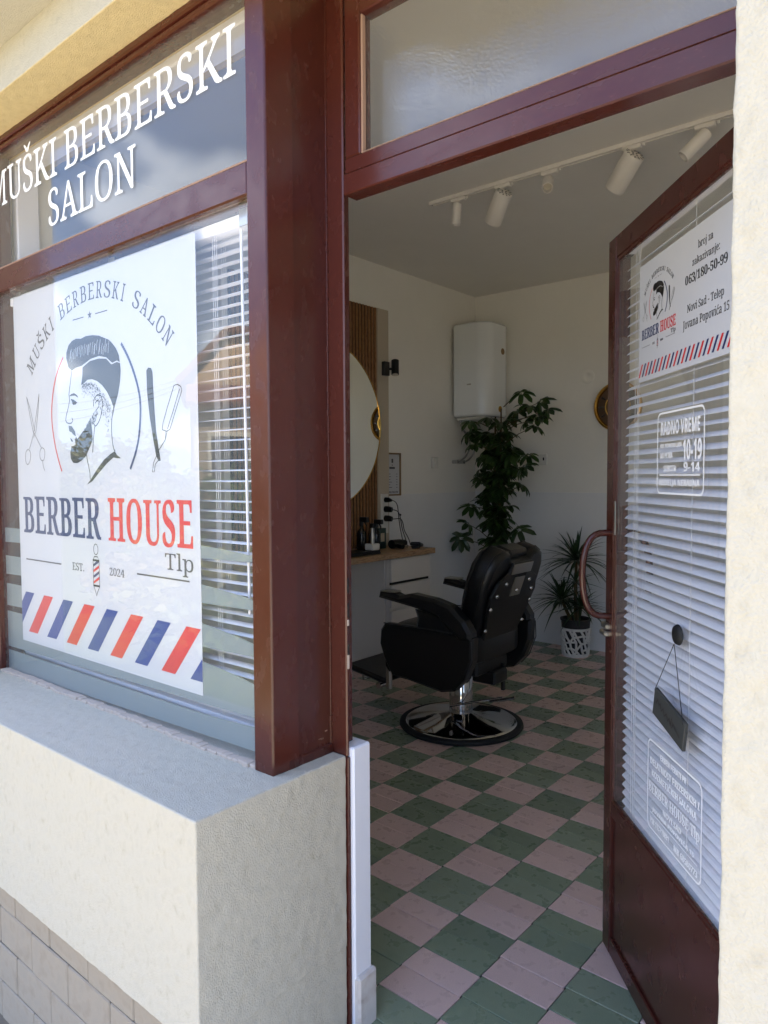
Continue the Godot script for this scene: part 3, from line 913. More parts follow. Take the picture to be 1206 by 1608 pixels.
# ------------------------------------------------------------------ entrance
func entrance() -> void:
	var e := thing("door_frame", "glossy brown door frame with side panel and textured transom pane", "door frame")
	part(e, "side_panel", block(Vector3(-1.252, 0.69, -1.262), Vector3(-1.2265, 2.53, -1.1), 0.002), mats["brown_panel"])
	part(e, "corner_fillet", block(Vector3(-1.25, 0.69, -1.118), Vector3(-1.2225, 2.53, -1.0665), 0.002), mats["brown_panel"])
	var bead := new_shape()
	for i in 130:
		var y := 0.715 + i * 0.0138
		var r := rng.randf_range(0.0008, 0.002) + (0.003 if rng.randf() < 0.06 else 0.0)
		bead.box(Vector3(-1.228, y, -1.2605 - r), Vector3(-1.2262 + r * 0.6, y + 0.0138, -1.2575 + r), 0.0006)
	part(e, "filler_bead", bead, mats["brown_paint"])
	var bead2 := new_shape()
	for i in 130:
		var y := 0.715 + i * 0.0138
		var r := rng.randf_range(0.0005, 0.0012) + (0.0022 if rng.randf() < 0.05 else 0.0)
		bead2.box(Vector3(-1.2262, y, -1.1195 - r), Vector3(-1.2254 + r * 0.5, y + 0.0138, -1.118 + r), 0.0004)
	part(e, "filler_bead", bead2, mats["brown_paint"])
	part(e, "base_strip", block(Vector3(-1.245, 0.69, -1.262), Vector3(-1.2215, 0.716, -1.112), 0.003), mats["brown_panel"])
	part(e, "jamb", block(Vector3(-1.25, 0.69, -1.2715), Vector3(-1.1765, 2.53, -1.262), 0.003), mats["brown_paint"])
	part(e, "jamb", block(Vector3(-1.25, 0.712, -1.31), Vector3(-1.2, 2.53, -1.272), 0.003), mats["brown_paint"])
	part(e, "jamb", block(Vector3(-1.195, -0.1, -1.2716), Vector3(-1.174, 0.689, -1.2628), 0.002), mats["brown_panel"])
	part(e, "jamb", block(Vector3(-0.19, -0.1, -1.31), Vector3(-0.125, 2.53, -1.264), 0.003), mats["brown_paint"])
	part(e, "header", block(Vector3(-1.1765, 2.024, -1.31), Vector3(-0.19, 2.072, -1.2625), 0.003), mats["brown_bar"])
	part(e, "header", block(Vector3(-1.1765, 2.0725, -1.31), Vector3(-0.19, 2.109, -1.268), 0.003), mats["brown_bar"])
	part(e, "transom_stile", block(Vector3(-1.1755, 2.109, -1.31), Vector3(-1.1285, 2.53, -1.268), 0.003), mats["brown_paint"])
	part(e, "transom_rail", block(Vector3(-1.1285, 2.42, -1.31), Vector3(-0.19, 2.53, -1.268), 0.003), mats["brown_bar"])
	part(e, "putty_line", block(Vector3(-1.1285, 2.109, -1.286), Vector3(-1.123, 2.42, -1.272), 0.002), mats["putty"])
	part(e, "putty_line", block(Vector3(-1.123, 2.109, -1.286), Vector3(-0.19, 2.1135, -1.272), 0.002), mats["putty"])
	part(e, "transom_pane", block(Vector3(-1.1285, 2.109, -1.29), Vector3(-0.19, 2.42, -1.286)), mats["hammered_pane"])
	for q in [[1.88, -1.2], [1.43, -1.2], [0.98, -1.2], [2.31, -1.2], [1.62, -1.15], [0.86, -1.14]]:
		var sc := new_shape()
		sc.xf = Transform3D(Basis(Vector3.FORWARD, PI / 2), Vector3(-1.2266, q[0], q[1]))
		part(e, "screw_head", sc.lathe([Vector2(0.0055, 0), Vector2(0.005, 0.0014), Vector2(0.002, 0.0016), Vector2(0.0018, 0.0006), Vector2(0, 0.0006)], 12), mats["brown_paint"])
	for k in 7:
		var y := 0.717 + pow(rng.randf(), 2.0) * 0.05
		var z := rng.randf_range(-1.25, -1.125)
		part(e, "paint_chip", block(Vector3(-1.2268, y, z), Vector3(-1.2263, y + rng.randf_range(0.001, 0.004), z + rng.randf_range(0.002, 0.012))), mats["putty"])
	# worn strike area on the jamb edge
	for y in [[0.905, 0.94, 0.003], [1.01, 1.025, 0.002]]:
		part(e, "chipped_patch", block(Vector3(-1.182, y[0], -1.2725), Vector3(-1.1757 + y[2] * 0.2, y[1], -1.2655), 0.0012), mats["chipped_filler"])
	for y in [0.93, 1.03, 1.09]:
		part(e, "strike_slot", block(Vector3(-1.182, y, -1.273), Vector3(-1.1753, y + 0.035, -1.2665), 0.001), mats["slot_dark"])

func hung(o: Node3D) -> Node3D:
	o.position = Vector3(-0.193, 0, -1.262)
	o.rotation_degrees.y = -48.24
	return o

# measured along the leaf from the hinge; x runs to minus at the free edge
func shop_door() -> void:
	var d := hung(thing("shop_door", "brown glazed shop door standing open into the room", "door"))
	part(d, "stile", block(Vector3(-0.962, 0.008, -0.042), Vector3(-0.905, 2.018, 0), 0.003), mats["door_paint"])
	part(d, "stile", block(Vector3(-0.06, 0.008, -0.042), Vector3(-0.004, 2.018, 0), 0.003), mats["door_paint"])
	part(d, "top_rail", block(Vector3(-0.905, 1.958, -0.042), Vector3(-0.06, 2.018, -0.0005), 0.003), mats["door_paint"])
	part(d, "lock_rail", block(Vector3(-0.905, 0.41, -0.042), Vector3(-0.06, 0.452, -0.0005), 0.003), mats["door_paint"])
	part(d, "bottom_rail", block(Vector3(-0.905, 0.008, -0.042), Vector3(-0.06, 0.06, -0.0005), 0.003), mats["door_paint"])
	part(d, "kick_panel", block(Vector3(-0.905, 0.06, -0.03), Vector3(-0.06, 0.41, -0.008), 0.002), mats["door_paint"])
	for s in [[-0.9052, -0.897], [-0.068, -0.06]]:
		part(d, "glazing_bead", block(Vector3(s[0], 0.452, -0.012), Vector3(s[1], 1.958, -0.002), 0.002), mats["door_paint"])
	part(d, "glazing_bead", block(Vector3(-0.897, 0.4515, -0.012), Vector3(-0.068, 0.462, -0.002), 0.002), mats["door_paint"])
	part(d, "glazing_bead", block(Vector3(-0.897, 1.948, -0.012), Vector3(-0.068, 1.9585, -0.002), 0.002), mats["door_paint"])
	var g := part(d, "pane", block(Vector3(-0.905, 0.452, -0.0095), Vector3(-0.06, 1.958, -0.0055)), mats["pane"])
	# pull handles on both faces
	for s in [1.0, -1.0]:
		var z0 := 0.0 if s > 0 else -0.042
		var pts := []
		for k in 21:
			var a := PI * k / 20.0
			pts.append(Vector3(-0.937, 1.09 + 0.118 * cos(a) * (1.0 if absf(cos(a)) > 0 else 1.0), z0 + s * 0.075 * pow(sin(a), 0.55)))
		part(d, "pull_handle", new_shape().tube(pts, 0.0095, 12), mats["door_paint"])
	part(d, "lock_cylinder", block(Vector3(-0.968, 0.915, -0.064), Vector3(-0.922, 0.931, 0.016), 0.004), mats["satin_metal"])
	part(d, "lock_cylinder", block(Vector3(-0.968, 0.935, -0.06), Vector3(-0.922, 0.952, 0.012), 0.004), mats["satin_metal"])
	part(d, "maker_plate", block(Vector3(-0.899, 1.205, -0.002), Vector3(-0.8905, 1.298, 0.0006), 0.0003), mats["satin_metal"])
	for y in [0.25, 1.0, 1.8]:
		part(d, "hinge", new_shape().tube([Vector3(0.002, y, -0.002), Vector3(0.002, y + 0.09, -0.002)], 0.007, 10), mats["door_paint"])
	# vinyl notices on the pane
	var z := -0.0054
	var ink: Material = mats["vinyl_white"]
	rounded_rule(g, Vector2(-0.625, 1.327), Vector2(-0.393, 1.512), 0.016, 0.0042, z)
	for t in [["RADNO VREME", -0.607, 1.461, 0.196, 0.031], ["OD PONEDELJKA", -0.6095, 1.4285, 0.114, 0.0125], ["DO PETKA", -0.6095, 1.407, 0.067, 0.0135], ["10-19", -0.491, 1.402, 0.088, 0.044], ["SUBOTA", -0.589, 1.377, 0.066, 0.014], ["9-14", -0.485, 1.377, 0.075, 0.02], ["NEDELJA NERADNA", -0.612, 1.341, 0.202, 0.018]]:
		lettering(g, t[0], "Droid Sans", true, ink, Vector2(t[1], t[2]), Vector2(t[3], t[4]), z)
	part(g, "rule", new_shape().stroke(PackedVector2Array([Vector2(-0.613, 1.369), Vector2(-0.409, 1.369)]), 0.003, z), ink)
	rounded_rule(g, Vector2(-0.657, 0.51), Vector2(-0.377, 0.726), 0.018, 0.0042, z)
	for t in [["ERBEN FERATI PR", -0.584, 0.697, 0.135, 0.0145], ["DELATNOST FRIZERSKIH I", -0.643, 0.668, 0.256, 0.017], ["KOZMETIČKIH SALONA", -0.632, 0.641, 0.233, 0.0205], ["NOVI SAD", -0.566, 0.574, 0.095, 0.0135], ["JOVANA POPOVIĆA 15", -0.628, 0.553, 0.22, 0.0165], ["PIB 113719891", -0.638, 0.524, 0.104, 0.0145], ["MB 68580773", -0.506, 0.52, 0.114, 0.0145]]:
		lettering(g, t[0], "Droid Sans", true, ink, Vector2(t[1], t[2]), Vector2(t[3], t[4]), z)
	lettering(g, "BERBER HOUSE Tlp", "Droid Serif", false, ink, Vector2(-0.65, 0.592), Vector2(0.265, 0.034), z)
	part(g, "rule", new_shape().stroke(PackedVector2Array([Vector2(-0.639, 0.549), Vector2(-0.393, 0.5465)]), 0.002, z), ink)

func rounded_rule(o: Node, lo: Vector2, hi: Vector2, r: float, wide: float, z: float) -> void:
	var pts := PackedVector2Array()
	for c in 4:
		var mid := Vector2(hi.x - r if c in [0, 3] else lo.x + r, hi.y - r if c < 2 else lo.y + r)
		for k in 7:
			pts.append(mid + Vector2.from_angle(PI / 2 * c + PI / 2 * k / 6.0) * r)
	pts.append(pts[0])
	pts.append(pts[1])
	part(o, "border_rule", new_shape().stroke(pts, wide, z), mats["vinyl_white"])

func door_blind() -> void:
	var b := hung(thing("door_blind", "white venetian blind with tilted slats covering the door glass", "blind"))
	var z := -0.026
	part(b, "head_rail", block(Vector3(-0.865, 1.955, z - 0.012), Vector3(-0.1, 1.985, z + 0.013), 0.002), mats["blind_white"])
	var m := slat_mesh(0.765, 0.025)
	for i in 62:
		var s := part(b, "slat", m, mats["blind_white"], Vector3(-0.4775 + rng.randf_range(-0.0015, 0.0015), 0.432 + i * 0.0243 + rng.randf_range(-0.0012, 0.0012), z))
		s.rotation = Vector3(deg_to_rad(32.0 + rng.randf_range(-4.0, 4.0) + 3.0 * sin(i * 0.37)), 0, rng.randf_range(-0.002, 0.002))
	part(b, "bottom_rail", block(Vector3(-0.855, 0.408, z - 0.011), Vector3(-0.1, 0.418, z + 0.011), 0.002), mats["blind_white"])
	for x in [-0.79, -0.775, -0.765, -0.46, -0.2]:
		part(b, "ladder_cord", new_shape().tube([Vector3(x, 0.41, z + 0.0125), Vector3(x, 1.955, z + 0.0125)], 0.0007, 5), mats["cord_white"])

func door_poster() -> void:
	var p := hung(thing("door_poster", "small white notice with phone number and address on the door glass", "poster"))
	part(p, "sheet", block(Vector3(-0.745, 1.6, -0.0052), Vector3(-0.245, 1.886, -0.0046)), mats["sheet"])
	var z := -0.0042
	emblem(p, Vector2(-0.734, 1.6265), 0.203, z, true)
	for t in [["broj za", -0.431, 1.833, 0.064, 0.021], ["zakazivanje:", -0.456, 1.803, 0.117, 0.021], ["063/180-50-99", -0.488, 1.772, 0.18, 0.0235], ["Novi Sad - Telep", -0.477, 1.71, 0.157, 0.0225], ["Jovana Popovića 15", -0.496, 1.677, 0.197, 0.0245]]:
		lettering(p, t[0], "Droid Serif", t[0][0] == "0", mats["ink_black"], Vector2(t[1], t[2]), Vector2(t[3], t[4]), z)
	for i in range(-1, 24):
		var x := -0.745 + 0.0195 + 0.02 * i
		var cut := Geometry2D.intersect_polygons(flat([x, 1.612, x + 0.0085, 1.612, x + 0.0285, 1.643, x + 0.02, 1.643]), flat([-0.745, 1.6, -0.245, 1.6, -0.245, 1.7, -0.745, 1.7]))
		if cut:
			part(p, "stripe", new_shape().ink(cut[0], z), mats["ink_red"] if posmod(i, 2) else mats["ink_navy"])

func hanging_sign() -> void:
	var s := hung(thing("hanging_sign", "small dark slate sign hanging crooked from a black suction cup on the door", "sign"))
	var cup := new_shape()
	cup.xf = Transform3D(Basis(Vector3.RIGHT, PI / 2), Vector3(-0.494, 1.016, 0.0))
	cup.lathe([Vector2(0, 0.006), Vector2(0.012, 0.0055), Vector2(0.0205, 0.003), Vector2(0.0235, -0.003), Vector2(0.021, -0.0052)], 24)
	part(s, "suction_cup", cup, mats["black_rubber"])
	part(s, "cord", new_shape().tube([Vector3(-0.494, 0.996, 0.006), Vector3(-0.562, 0.872, 0.02)], 0.0009, 6), mats["wire"])
	part(s, "cord", new_shape().tube([Vector3(-0.494, 0.996, 0.006), Vector3(-0.414, 0.842, 0.02)], 0.0009, 6), mats["wire"])
	var board := part(s, "board", block(Vector3(-0.081, -0.033, -0.004), Vector3(0.081, 0.033, 0.004), 0.0015), mats["sign_slate"], Vector3(-0.489, 0.831, 0.016))
	board.rotation.z = -0.2
	part(board, "engraved_line", new_shape().stroke(flat([-0.066, 0.0, -0.058, 0.014, -0.05, 0.004, -0.043, 0.012, -0.036, -0.004, -0.026, 0.008, -0.018, -0.006, -0.008, 0.006, 0.0, -0.008, 0.008, 0.004, 0.016, -0.01]), 0.004, 0.0042), mats["sign_ink"])
	part(board, "engraved_line", new_shape().stroke(flat([0.02, 0.012, 0.016, -0.004, 0.022, -0.012, 0.027, -0.002, 0.024, 0.004, 0.04, -0.004, 0.062, -0.012]), 0.003, 0.0042), mats["sign_ink"])


# ------------------------------------------------------------------ across the street
func leaves(s: Shape, mid: Vector3, half: Vector3, count: int, size: float, base: Color) -> void:
	for i in count:
		var d := Vector3(rng.randfn(), rng.randfn(), rng.randfn()).normalized() * pow(rng.randf(), 0.33)
		var lump := 0.8 + 0.25 * sin(d.x * 7.0 + mid.x * 3.0) * cos(d.y * 6.0 + d.z * 5.0)
		var p := mid + d * half * lump
		var u := Vector3(rng.randfn(), rng.randfn() * 0.6, rng.randfn()).normalized()
		var w := u.cross(Vector3(rng.randfn(), rng.randfn(), rng.randfn())).normalized()
		var k := size * rng.randf_range(0.7, 1.3)
		s.tint = base.lerp(Color(base.r * 1.9, base.g * 1.6, base.b), rng.randf() * 0.6)
		var out := u.cross(w)
		s.flat_tri(p - u * k, p + w * k * 0.5, p + u * k, out)
		s.flat_tri(p - u * k, p + u * k, p - w * k * 0.5, out)

func street() -> void:
	var h := thing("garden_house", "sandy orange house with half-hipped gable across the street", "house", Vector3(-12.87, -0.34, 8.0))
	h.rotation_degrees.y = -53.7
	part(h, "wall", block(Vector3(-0.9, 0, 0), Vector3(4.2, 3.6, 6)), mats["house_wall"])
	part(h, "gable", new_shape().prism(flat([-0.9, 3.5, -0.73, 3.94, 0.0, 4.75, 2.9, 4.75, 4.1, 3.5]), 0.02, 5.9), mats["house_wall"])
	part(h, "roof", new_shape().prism(flat([-1.1, 3.72, -0.05, 4.86, 2.95, 4.86, 4.5, 3.2, 4.55, 3.34, 3.0, 5.0, -0.1, 5.0, -1.2, 3.82]), -0.12, 6.2), mats["roof_tile"])
	part(h, "lean_to", block(Vector3(-0.8, 0, -1.5), Vector3(1.6, 3.1, -0.01)), mats["house_grey"])
	var lr := new_shape()
	lr.xf = Transform3D(Basis(Vector3.RIGHT, -0.3), Vector3(0, 3.42, -0.85))
	lr.box(Vector3(-0.95, -0.05, -0.95), Vector3(1.8, 0.05, 0.9), 0.01)
	part(h, "lean_to_roof", lr, mats["roof_tile"])
	for x in [-0.55, 0.6]:
		var w := part(h, "window", block(Vector3(x, 1.5, -1.53), Vector3(x + 0.9, 2.6, -1.49), 0.01), mats["white_plastic"])
		part(w, "pane", block(Vector3(x + 0.08, 1.58, -1.536), Vector3(x + 0.82, 2.52, -1.525)), mats["window_dark"])
	var looks := [["low yellow green bush across the street beside the lawn edge", -13.4, 6.2, 1.2, 0.9, Color(0.12, 0.15, 0.03)], ["wide dark green bush in front of the garden house", -11.8, 6.6, 1.5, 1.05, Color(0.05, 0.1, 0.025)], ["tall leafy green bush at the corner of the garden house", -9.6, 6.4, 1.5, 1.15, Color(0.07, 0.13, 0.03)], ["olive coloured bush near the pavement opposite", -7.4, 5.4, 1.1, 0.7, Color(0.13, 0.13, 0.04)], ["round bright green bush on the lawn", -5.6, 6.0, 1.0, 0.8, Color(0.08, 0.15, 0.03)], ["sprawling reddish green bush on the lawn", -15.4, 6.8, 1.4, 1.0, Color(0.13, 0.1, 0.035)], ["small spiky grass clump bush by the pavement", -8.6, 4.3, 0.7, 0.4, Color(0.15, 0.17, 0.04)], ["small dry tufted bush by the pavement", -6.6, 4.2, 0.7, 0.35, Color(0.17, 0.13, 0.05)], ["huge dark green thicket bush beyond the garden house", -17.0, 8.0, 2.2, 1.5, Color(0.05, 0.09, 0.022)], ["huge olive thicket bush farther along the verge", -20.5, 8.2, 2.4, 1.55, Color(0.09, 0.11, 0.03)], ["huge green thicket bush farthest along the verge", -24.5, 8.4, 2.6, 1.6, Color(0.06, 0.1, 0.025)], ["low dark green bush close to the shop front", -5.6, 1.9, 0.6, 0.3, Color(0.06, 0.1, 0.025)], ["low yellowish bush close to the shop front", -7.0, 2.6, 0.8, 0.35, Color(0.14, 0.15, 0.04)], ["low brownish bush on the lawn beside the pavement", -8.4, 2.9, 0.8, 0.4, Color(0.12, 0.1, 0.04)], ["low bright bush on the lawn in front of the wide dark bush", -10.2, 4.4, 0.9, 0.5, Color(0.1, 0.16, 0.03)]]
	for l in looks:
		var b := thing("garden_bush", l[0], "bush", Vector3(l[1], -0.34, l[2]), "bushes across the street")
		var s := new_shape()
		s.tinted = true
		leaves(s, Vector3(0, l[4], 0), Vector3(l[3], l[4], 0.8), int(900 * l[3] + 300), 0.075 if l[3] < 2.0 else 0.11, l[5])
		part(b, "crown", s, mats["leaf_garden"])
		for k in 4:
			part(b, "stem", new_shape().tube([Vector3.ZERO, Vector3(rng.randf_range(-0.4, 0.4), l[4] * 1.3, rng.randf_range(-0.3, 0.3))], [0.03, 0.008], 6), mats["bark"])
	var pole := thing("utility_pole", "grey wooden utility pole on the far side of the street", "pole", Vector3(-4.2, -0.15, 9.0))
	part(pole, "post", new_shape().tube([Vector3(0, 0, 0), Vector3(0, 7.2, 0)], [0.13, 0.09], 12), mats["bark"])
	part(pole, "crossarm", block(Vector3(-0.06, 6.6, -0.7), Vector3(0.06, 6.72, 0.7), 0.01), mats["bark"])
	for k in 3:
		var pts := []
		for i in 25:
			var t := i / 24.0
			pts.append(Vector3(lerpf(-4.2, -34.0, t), 6.5 - 0.35 * k - 2.2 * sin(PI * t) - t * 1.2, 9.0 - 0.6 * k))
		var o := part(self, "power_line", new_shape().tube(pts, 0.012, 5), mats["wire"])
		tag(o, ["topmost black power line strung from the utility pole", "middle black power line strung from the utility pole", "lowest black power line strung from the utility pole"][k], "power line", "power lines over the street")


# ------------------------------------------------------------------ left wall
func left_wall_fittings() -> void:
	var p := thing("slatted_panel", "oak slatted wall panel behind the round mirror", "wall panel", Vector3(-3.44, 0.86, -3.4))
	part(p, "backing", block(Vector3(0.001, 0, -0.612), Vector3(0.014, 1.718, 0.7)), mats["felt_black"])
	var sm := new_shape().box(Vector3(0, 0, -0.0092), Vector3(0.009, 1.718, 0.0092), 0.0012).mesh()
	for i in 40:
		part(p, "slat", sm, mats["oak"], Vector3(0.0142, 0, -0.6 + i * 0.0328))
	var bp := part(self, "beige_panel", block(Vector3(-3.4395, 0.86, -4.138), Vector3(-3.412, 2.578, -4.014), 0.002), mats["panel_beige"])
	tag(bp, "plain beige wall board beside the oak slats", "wall panel")

	var m := thing("round_mirror", "large round mirror with thin gold rim on the oak slats", "mirror", Vector3(-3.39, 1.715, -3.42))
	m.rotation_degrees.y = -1.5
	var s := new_shape()
	s.xf = Transform3D(Basis(Vector3.FORWARD, PI / 2), Vector3.ZERO)
	s.lathe([Vector2(0, 0.01), Vector2(0.562, 0.01)], 72)
	part(m, "mirror_glass", s, mats["mirror_glass"])
	var r := new_shape()
	r.xf = s.xf
	r.lathe([Vector2(0.55, -0.006), Vector2(0.564, -0.006), Vector2(0.566, 0.0), Vector2(0.566, 0.013), Vector2(0.562, 0.013), Vector2(0.562, 0.0105)], 72)
	part(m, "rim", r, mats["gold"])

	var l := thing("wall_spotlight", "small black spotlight on the beige board beside the mirror", "lamp", Vector3(-3.412, 2.15, -4.08))
	part(l, "bracket", block(Vector3(0, -0.05, -0.035), Vector3(0.03, 0.05, 0.025), 0.003), mats["black_plastic"])
	part(l, "arm", new_shape().tube([Vector3(0.02, 0.0, -0.03), Vector3(0.05, 0.0, -0.045)], 0.008, 8), mats["black_plastic"])
	part(l, "barrel", new_shape().tube([Vector3(0.04, 0.065, -0.085), Vector3(0.06, -0.04, -0.06)], 0.028, 20), mats["black_plastic"])
	part(l, "lens", new_shape().tube([Vector3(0.0605, -0.041, -0.0598), Vector3(0.061, -0.0435, -0.0592)], 0.022, 20), mats["lens_glass"])

	var f := thing("framed_price_list", "small framed price list on the white wall beside the beige board", "picture frame", Vector3(-3.436, 1.223, -4.29))
	for b in [[Vector3(0, 0, 0), Vector3(0.018, 0.32, 0.012)], [Vector3(0, 0, 0.178), Vector3(0.018, 0.32, 0.19)], [Vector3(0, 0, 0.012), Vector3(0.018, 0.012, 0.178)], [Vector3(0, 0.308, 0.012), Vector3(0.018, 0.32, 0.178)]]:
		part(f, "frame_bar", block(b[0], b[1], 0.002), mats["frame_wood"])
	part(f, "paper", block(Vector3(0.002, 0.012, 0.012), Vector3(0.008, 0.308, 0.178)), mats["sheet"])
	var pr := new_shape()
	pr.xf = Transform3D(Basis(Vector3.UP, PI / 2), Vector3(0.0083, 0, 0.19))
	var blobs := [[0.085, 0.245, 0.105, 0.275], [0.088, 0.225, 0.1, 0.232], [0.06, 0.2, 0.125, 0.215]]
	for k in 6:
		blobs.append([0.03, 0.06 + k * 0.02, 0.06 + rng.randf() * 0.05, 0.064 + k * 0.02])
		blobs.append([0.14, 0.06 + k * 0.02, 0.155, 0.064 + k * 0.02])
	for b in blobs:
		pr.ink(flat([b[0], b[1], b[2], b[1], b[2], b[3], b[0], b[3]]), 0)
	for k in 9:
		pr.ink(flat([0.02 + k * 0.016, 0.02, 0.028 + k * 0.016, 0.02, 0.034 + k * 0.016, 0.034, 0.026 + k * 0.016, 0.034]), 0)
	part(f, "print", pr, mats["ink_grey"])

	var so := thing("socket_strip", "upright white socket strip on the beige board above the counter", "socket", Vector3(-3.412, 0.95, -4.075))
	part(so, "plate", block(Vector3(0, 0, -0.04), Vector3(0.012, 0.29, 0.04), 0.003), mats["white_plastic"])
	for k in 4:
		var q := new_shape()
		q.xf = Transform3D(Basis(Vector3.FORWARD, PI / 2), Vector3(0.0122, 0.042 + k * 0.068, 0))
		part(so, "outlet", q.lathe([Vector2(0.026, 0), Vector2(0.026, 0.0015), Vector2(0.021, 0.0015), Vector2(0.02, 0.0005), Vector2(0, 0.0005)], 20), mats["white_plastic"])
	var where := ["topmost black plug in the white socket strip", "middle black plug in the white socket strip", "lowest black plug in the white socket strip"]
	for k in 3:
		var y := 1.196 - 0.068 * k
		var g := thing("power_plug", where[k], "plug", Vector3(-3.398, y, -4.075), "plugs in the socket strip")
		part(g, "body", new_shape().tube([Vector3(0, 0, 0), Vector3(0.03, 0, -0.003), Vector3(0.055, -0.004, -0.01)], [0.019, 0.018, 0.008] if k == 0 else [0.023, 0.022, 0.018], 12), mats["black_plastic"])
		var c := Curve3D.new()
		c.add_point(Vector3(0.05, -0.004, -0.01), Vector3.ZERO, Vector3(0.05, 0.0, -0.03))
		c.add_point(Vector3(0.05 + 0.02 * k, -0.16 + 0.05 * k, -0.1), Vector3(0.0, 0.08, 0.02), Vector3(0, -0.06, -0.01))
		c.add_point(Vector3(0.1, 0.8565 - y, -0.09 - 0.04 * k), Vector3(-0.02, 0.08, 0.0), Vector3(0.06, 0.0, 0.02))
		c.add_point(Vector3(0.2, 0.8565 - y, 0.05 - 0.06 * k), Vector3(-0.05, 0, 0), Vector3.ZERO)
		c.bake_interval = 0.02
		part(g, "cable", new_shape().tube(Array(c.get_baked_points()), 0.0032, 6), mats["black_plastic"])

	var t := thing("wall_thermostat", "small white thermostat box on the side wall", "thermostat", Vector3(-3.4365, 1.474, -4.727))
	part(t, "body", block(Vector3(0, -0.045, -0.035), Vector3(0.028, 0.045, 0.035), 0.006), mats["white_plastic"])
	part(t, "dial", new_shape().tube([Vector3(0.027, 0.0, 0), Vector3(0.034, 0.0, 0)], 0.018, 16), mats["white_plastic"])
	tag(part(self, "wall_plug_hole", new_shape().tube([Vector3(-3.4366, 1.075, -4.3), Vector3(-3.434, 1.075, -4.3)], 0.008, 10), mats["slot_dark"]), "small dark wall plug in the painted dado above the counter", "wall plug")

	var k := thing("wall_counter", "oak wall counter with white drawer unit below", "counter", Vector3(-3.4365, 0, -3.4))
	part(k, "counter_top", block(Vector3(0, 0.818, -0.8), Vector3(0.4, 0.856, 0.7), 0.002), mats["oak_top"])
	part(k, "cabinet", block(Vector3(0, 0.3, -0.77), Vector3(0.355, 0.818, -0.33), 0.002), mats["cabinet_white"])
	for d in [[0.655, 0.812], [0.48, 0.635], [0.305, 0.46]]:
		part(k, "drawer", block(Vector3(0.356, d[0], -0.768), Vector3(0.374, d[1], -0.332), 0.0015), mats["cabinet_white"])
	part(k, "handle_groove", block(Vector3(0.357, 0.636, -0.768), Vector3(0.36, 0.654, -0.332)), mats["slot_dark"])
	part(k, "side_board", block(Vector3(0, 0.0, -0.33), Vector3(0.33, 0.818, -0.31), 0.002), mats["cabinet_white"])
	counter_items()

	var w := thing("water_heater", "white enamel water heater high in the corner of the room", "water heater", Vector3(-3.42, 1.85, -5.15))
	var body := PackedVector2Array()
	for c in 4:
		var sx := 1.0 if c in [0, 3] else -1.0
		var sz := 1.0 if c < 2 else -1.0
		var rr := 0.11 if sx > 0 else 0.03
		for j in 13:
			body.append(Vector2(0.172 + sx * (0.167 - rr), sz * (0.19 - rr)) + Vector2.from_angle(PI / 2 * c + PI / 2 * j / 12.0) * rr)
	var bs := new_shape()
	bs.xf = Transform3D(Basis(Vector3(1, 0, 0), Vector3(0, 0, -1), Vector3(0, 1, 0)), Vector3.ZERO)
	bs.prism(body, 0.0, 0.75, 0.012)
	part(w, "tank", bs, mats["white_enamel"])
	part(w, "base_cap", block(Vector3(0.02, -0.028, -0.15), Vector3(0.29, 0.0, 0.15), 0.01), mats["white_plastic"])
	var bd := new_shape()
	bd.xf = Transform3D(Basis(Vector3.FORWARD, PI / 2), Vector3(0.338, 0.53, -0.05))
	part(w, "badge", bd.lathe([Vector2(0.026, 0), Vector2(0.026, 0.003), Vector2(0, 0.003)], 20), mats["frame_wood"])
	var ga := new_shape()
	ga.xf = Transform3D(Basis(Vector3.FORWARD, PI / 2), Vector3(0.338, 0.06, -0.01))
	part(w, "dial", ga.lathe([Vector2(0.024, 0), Vector2(0.024, 0.006), Vector2(0, 0.006)], 20), mats["gold"])
	part(w, "nameplate", block(Vector3(0.15, 0.25, 0.1895), Vector3(0.19, 0.262, 0.1915), 0.001), mats["chrome"])
	for q in [[0.15, 0.16, -0.02, 0.15], [0.02, 0.08, -0.12, 0.055]]:
		var c := Curve3D.new()
		c.add_point(Vector3(0.06, -0.02, q[0]), Vector3.ZERO, Vector3(0, -0.1, 0))
		c.add_point(Vector3(0.08, -0.2, q[1] - 0.12), Vector3(0, 0.08, 0.02), Vector3(0, -0.08, -0.02))
		c.add_point(Vector3(0.02, -0.365, q[3]), Vector3(0.02, 0, -0.08), Vector3.ZERO)
		c.bake_interval = 0.02
		part(w, "hose", new_shape().tube(Array(c.get_baked_points()), 0.008, 8), mats["satin_metal"])
		part(w, "valve", new_shape().tube([Vector3(-0.015, -0.365, q[3]), Vector3(0.035, -0.365, q[3])], 0.016, 10), mats["chrome"])

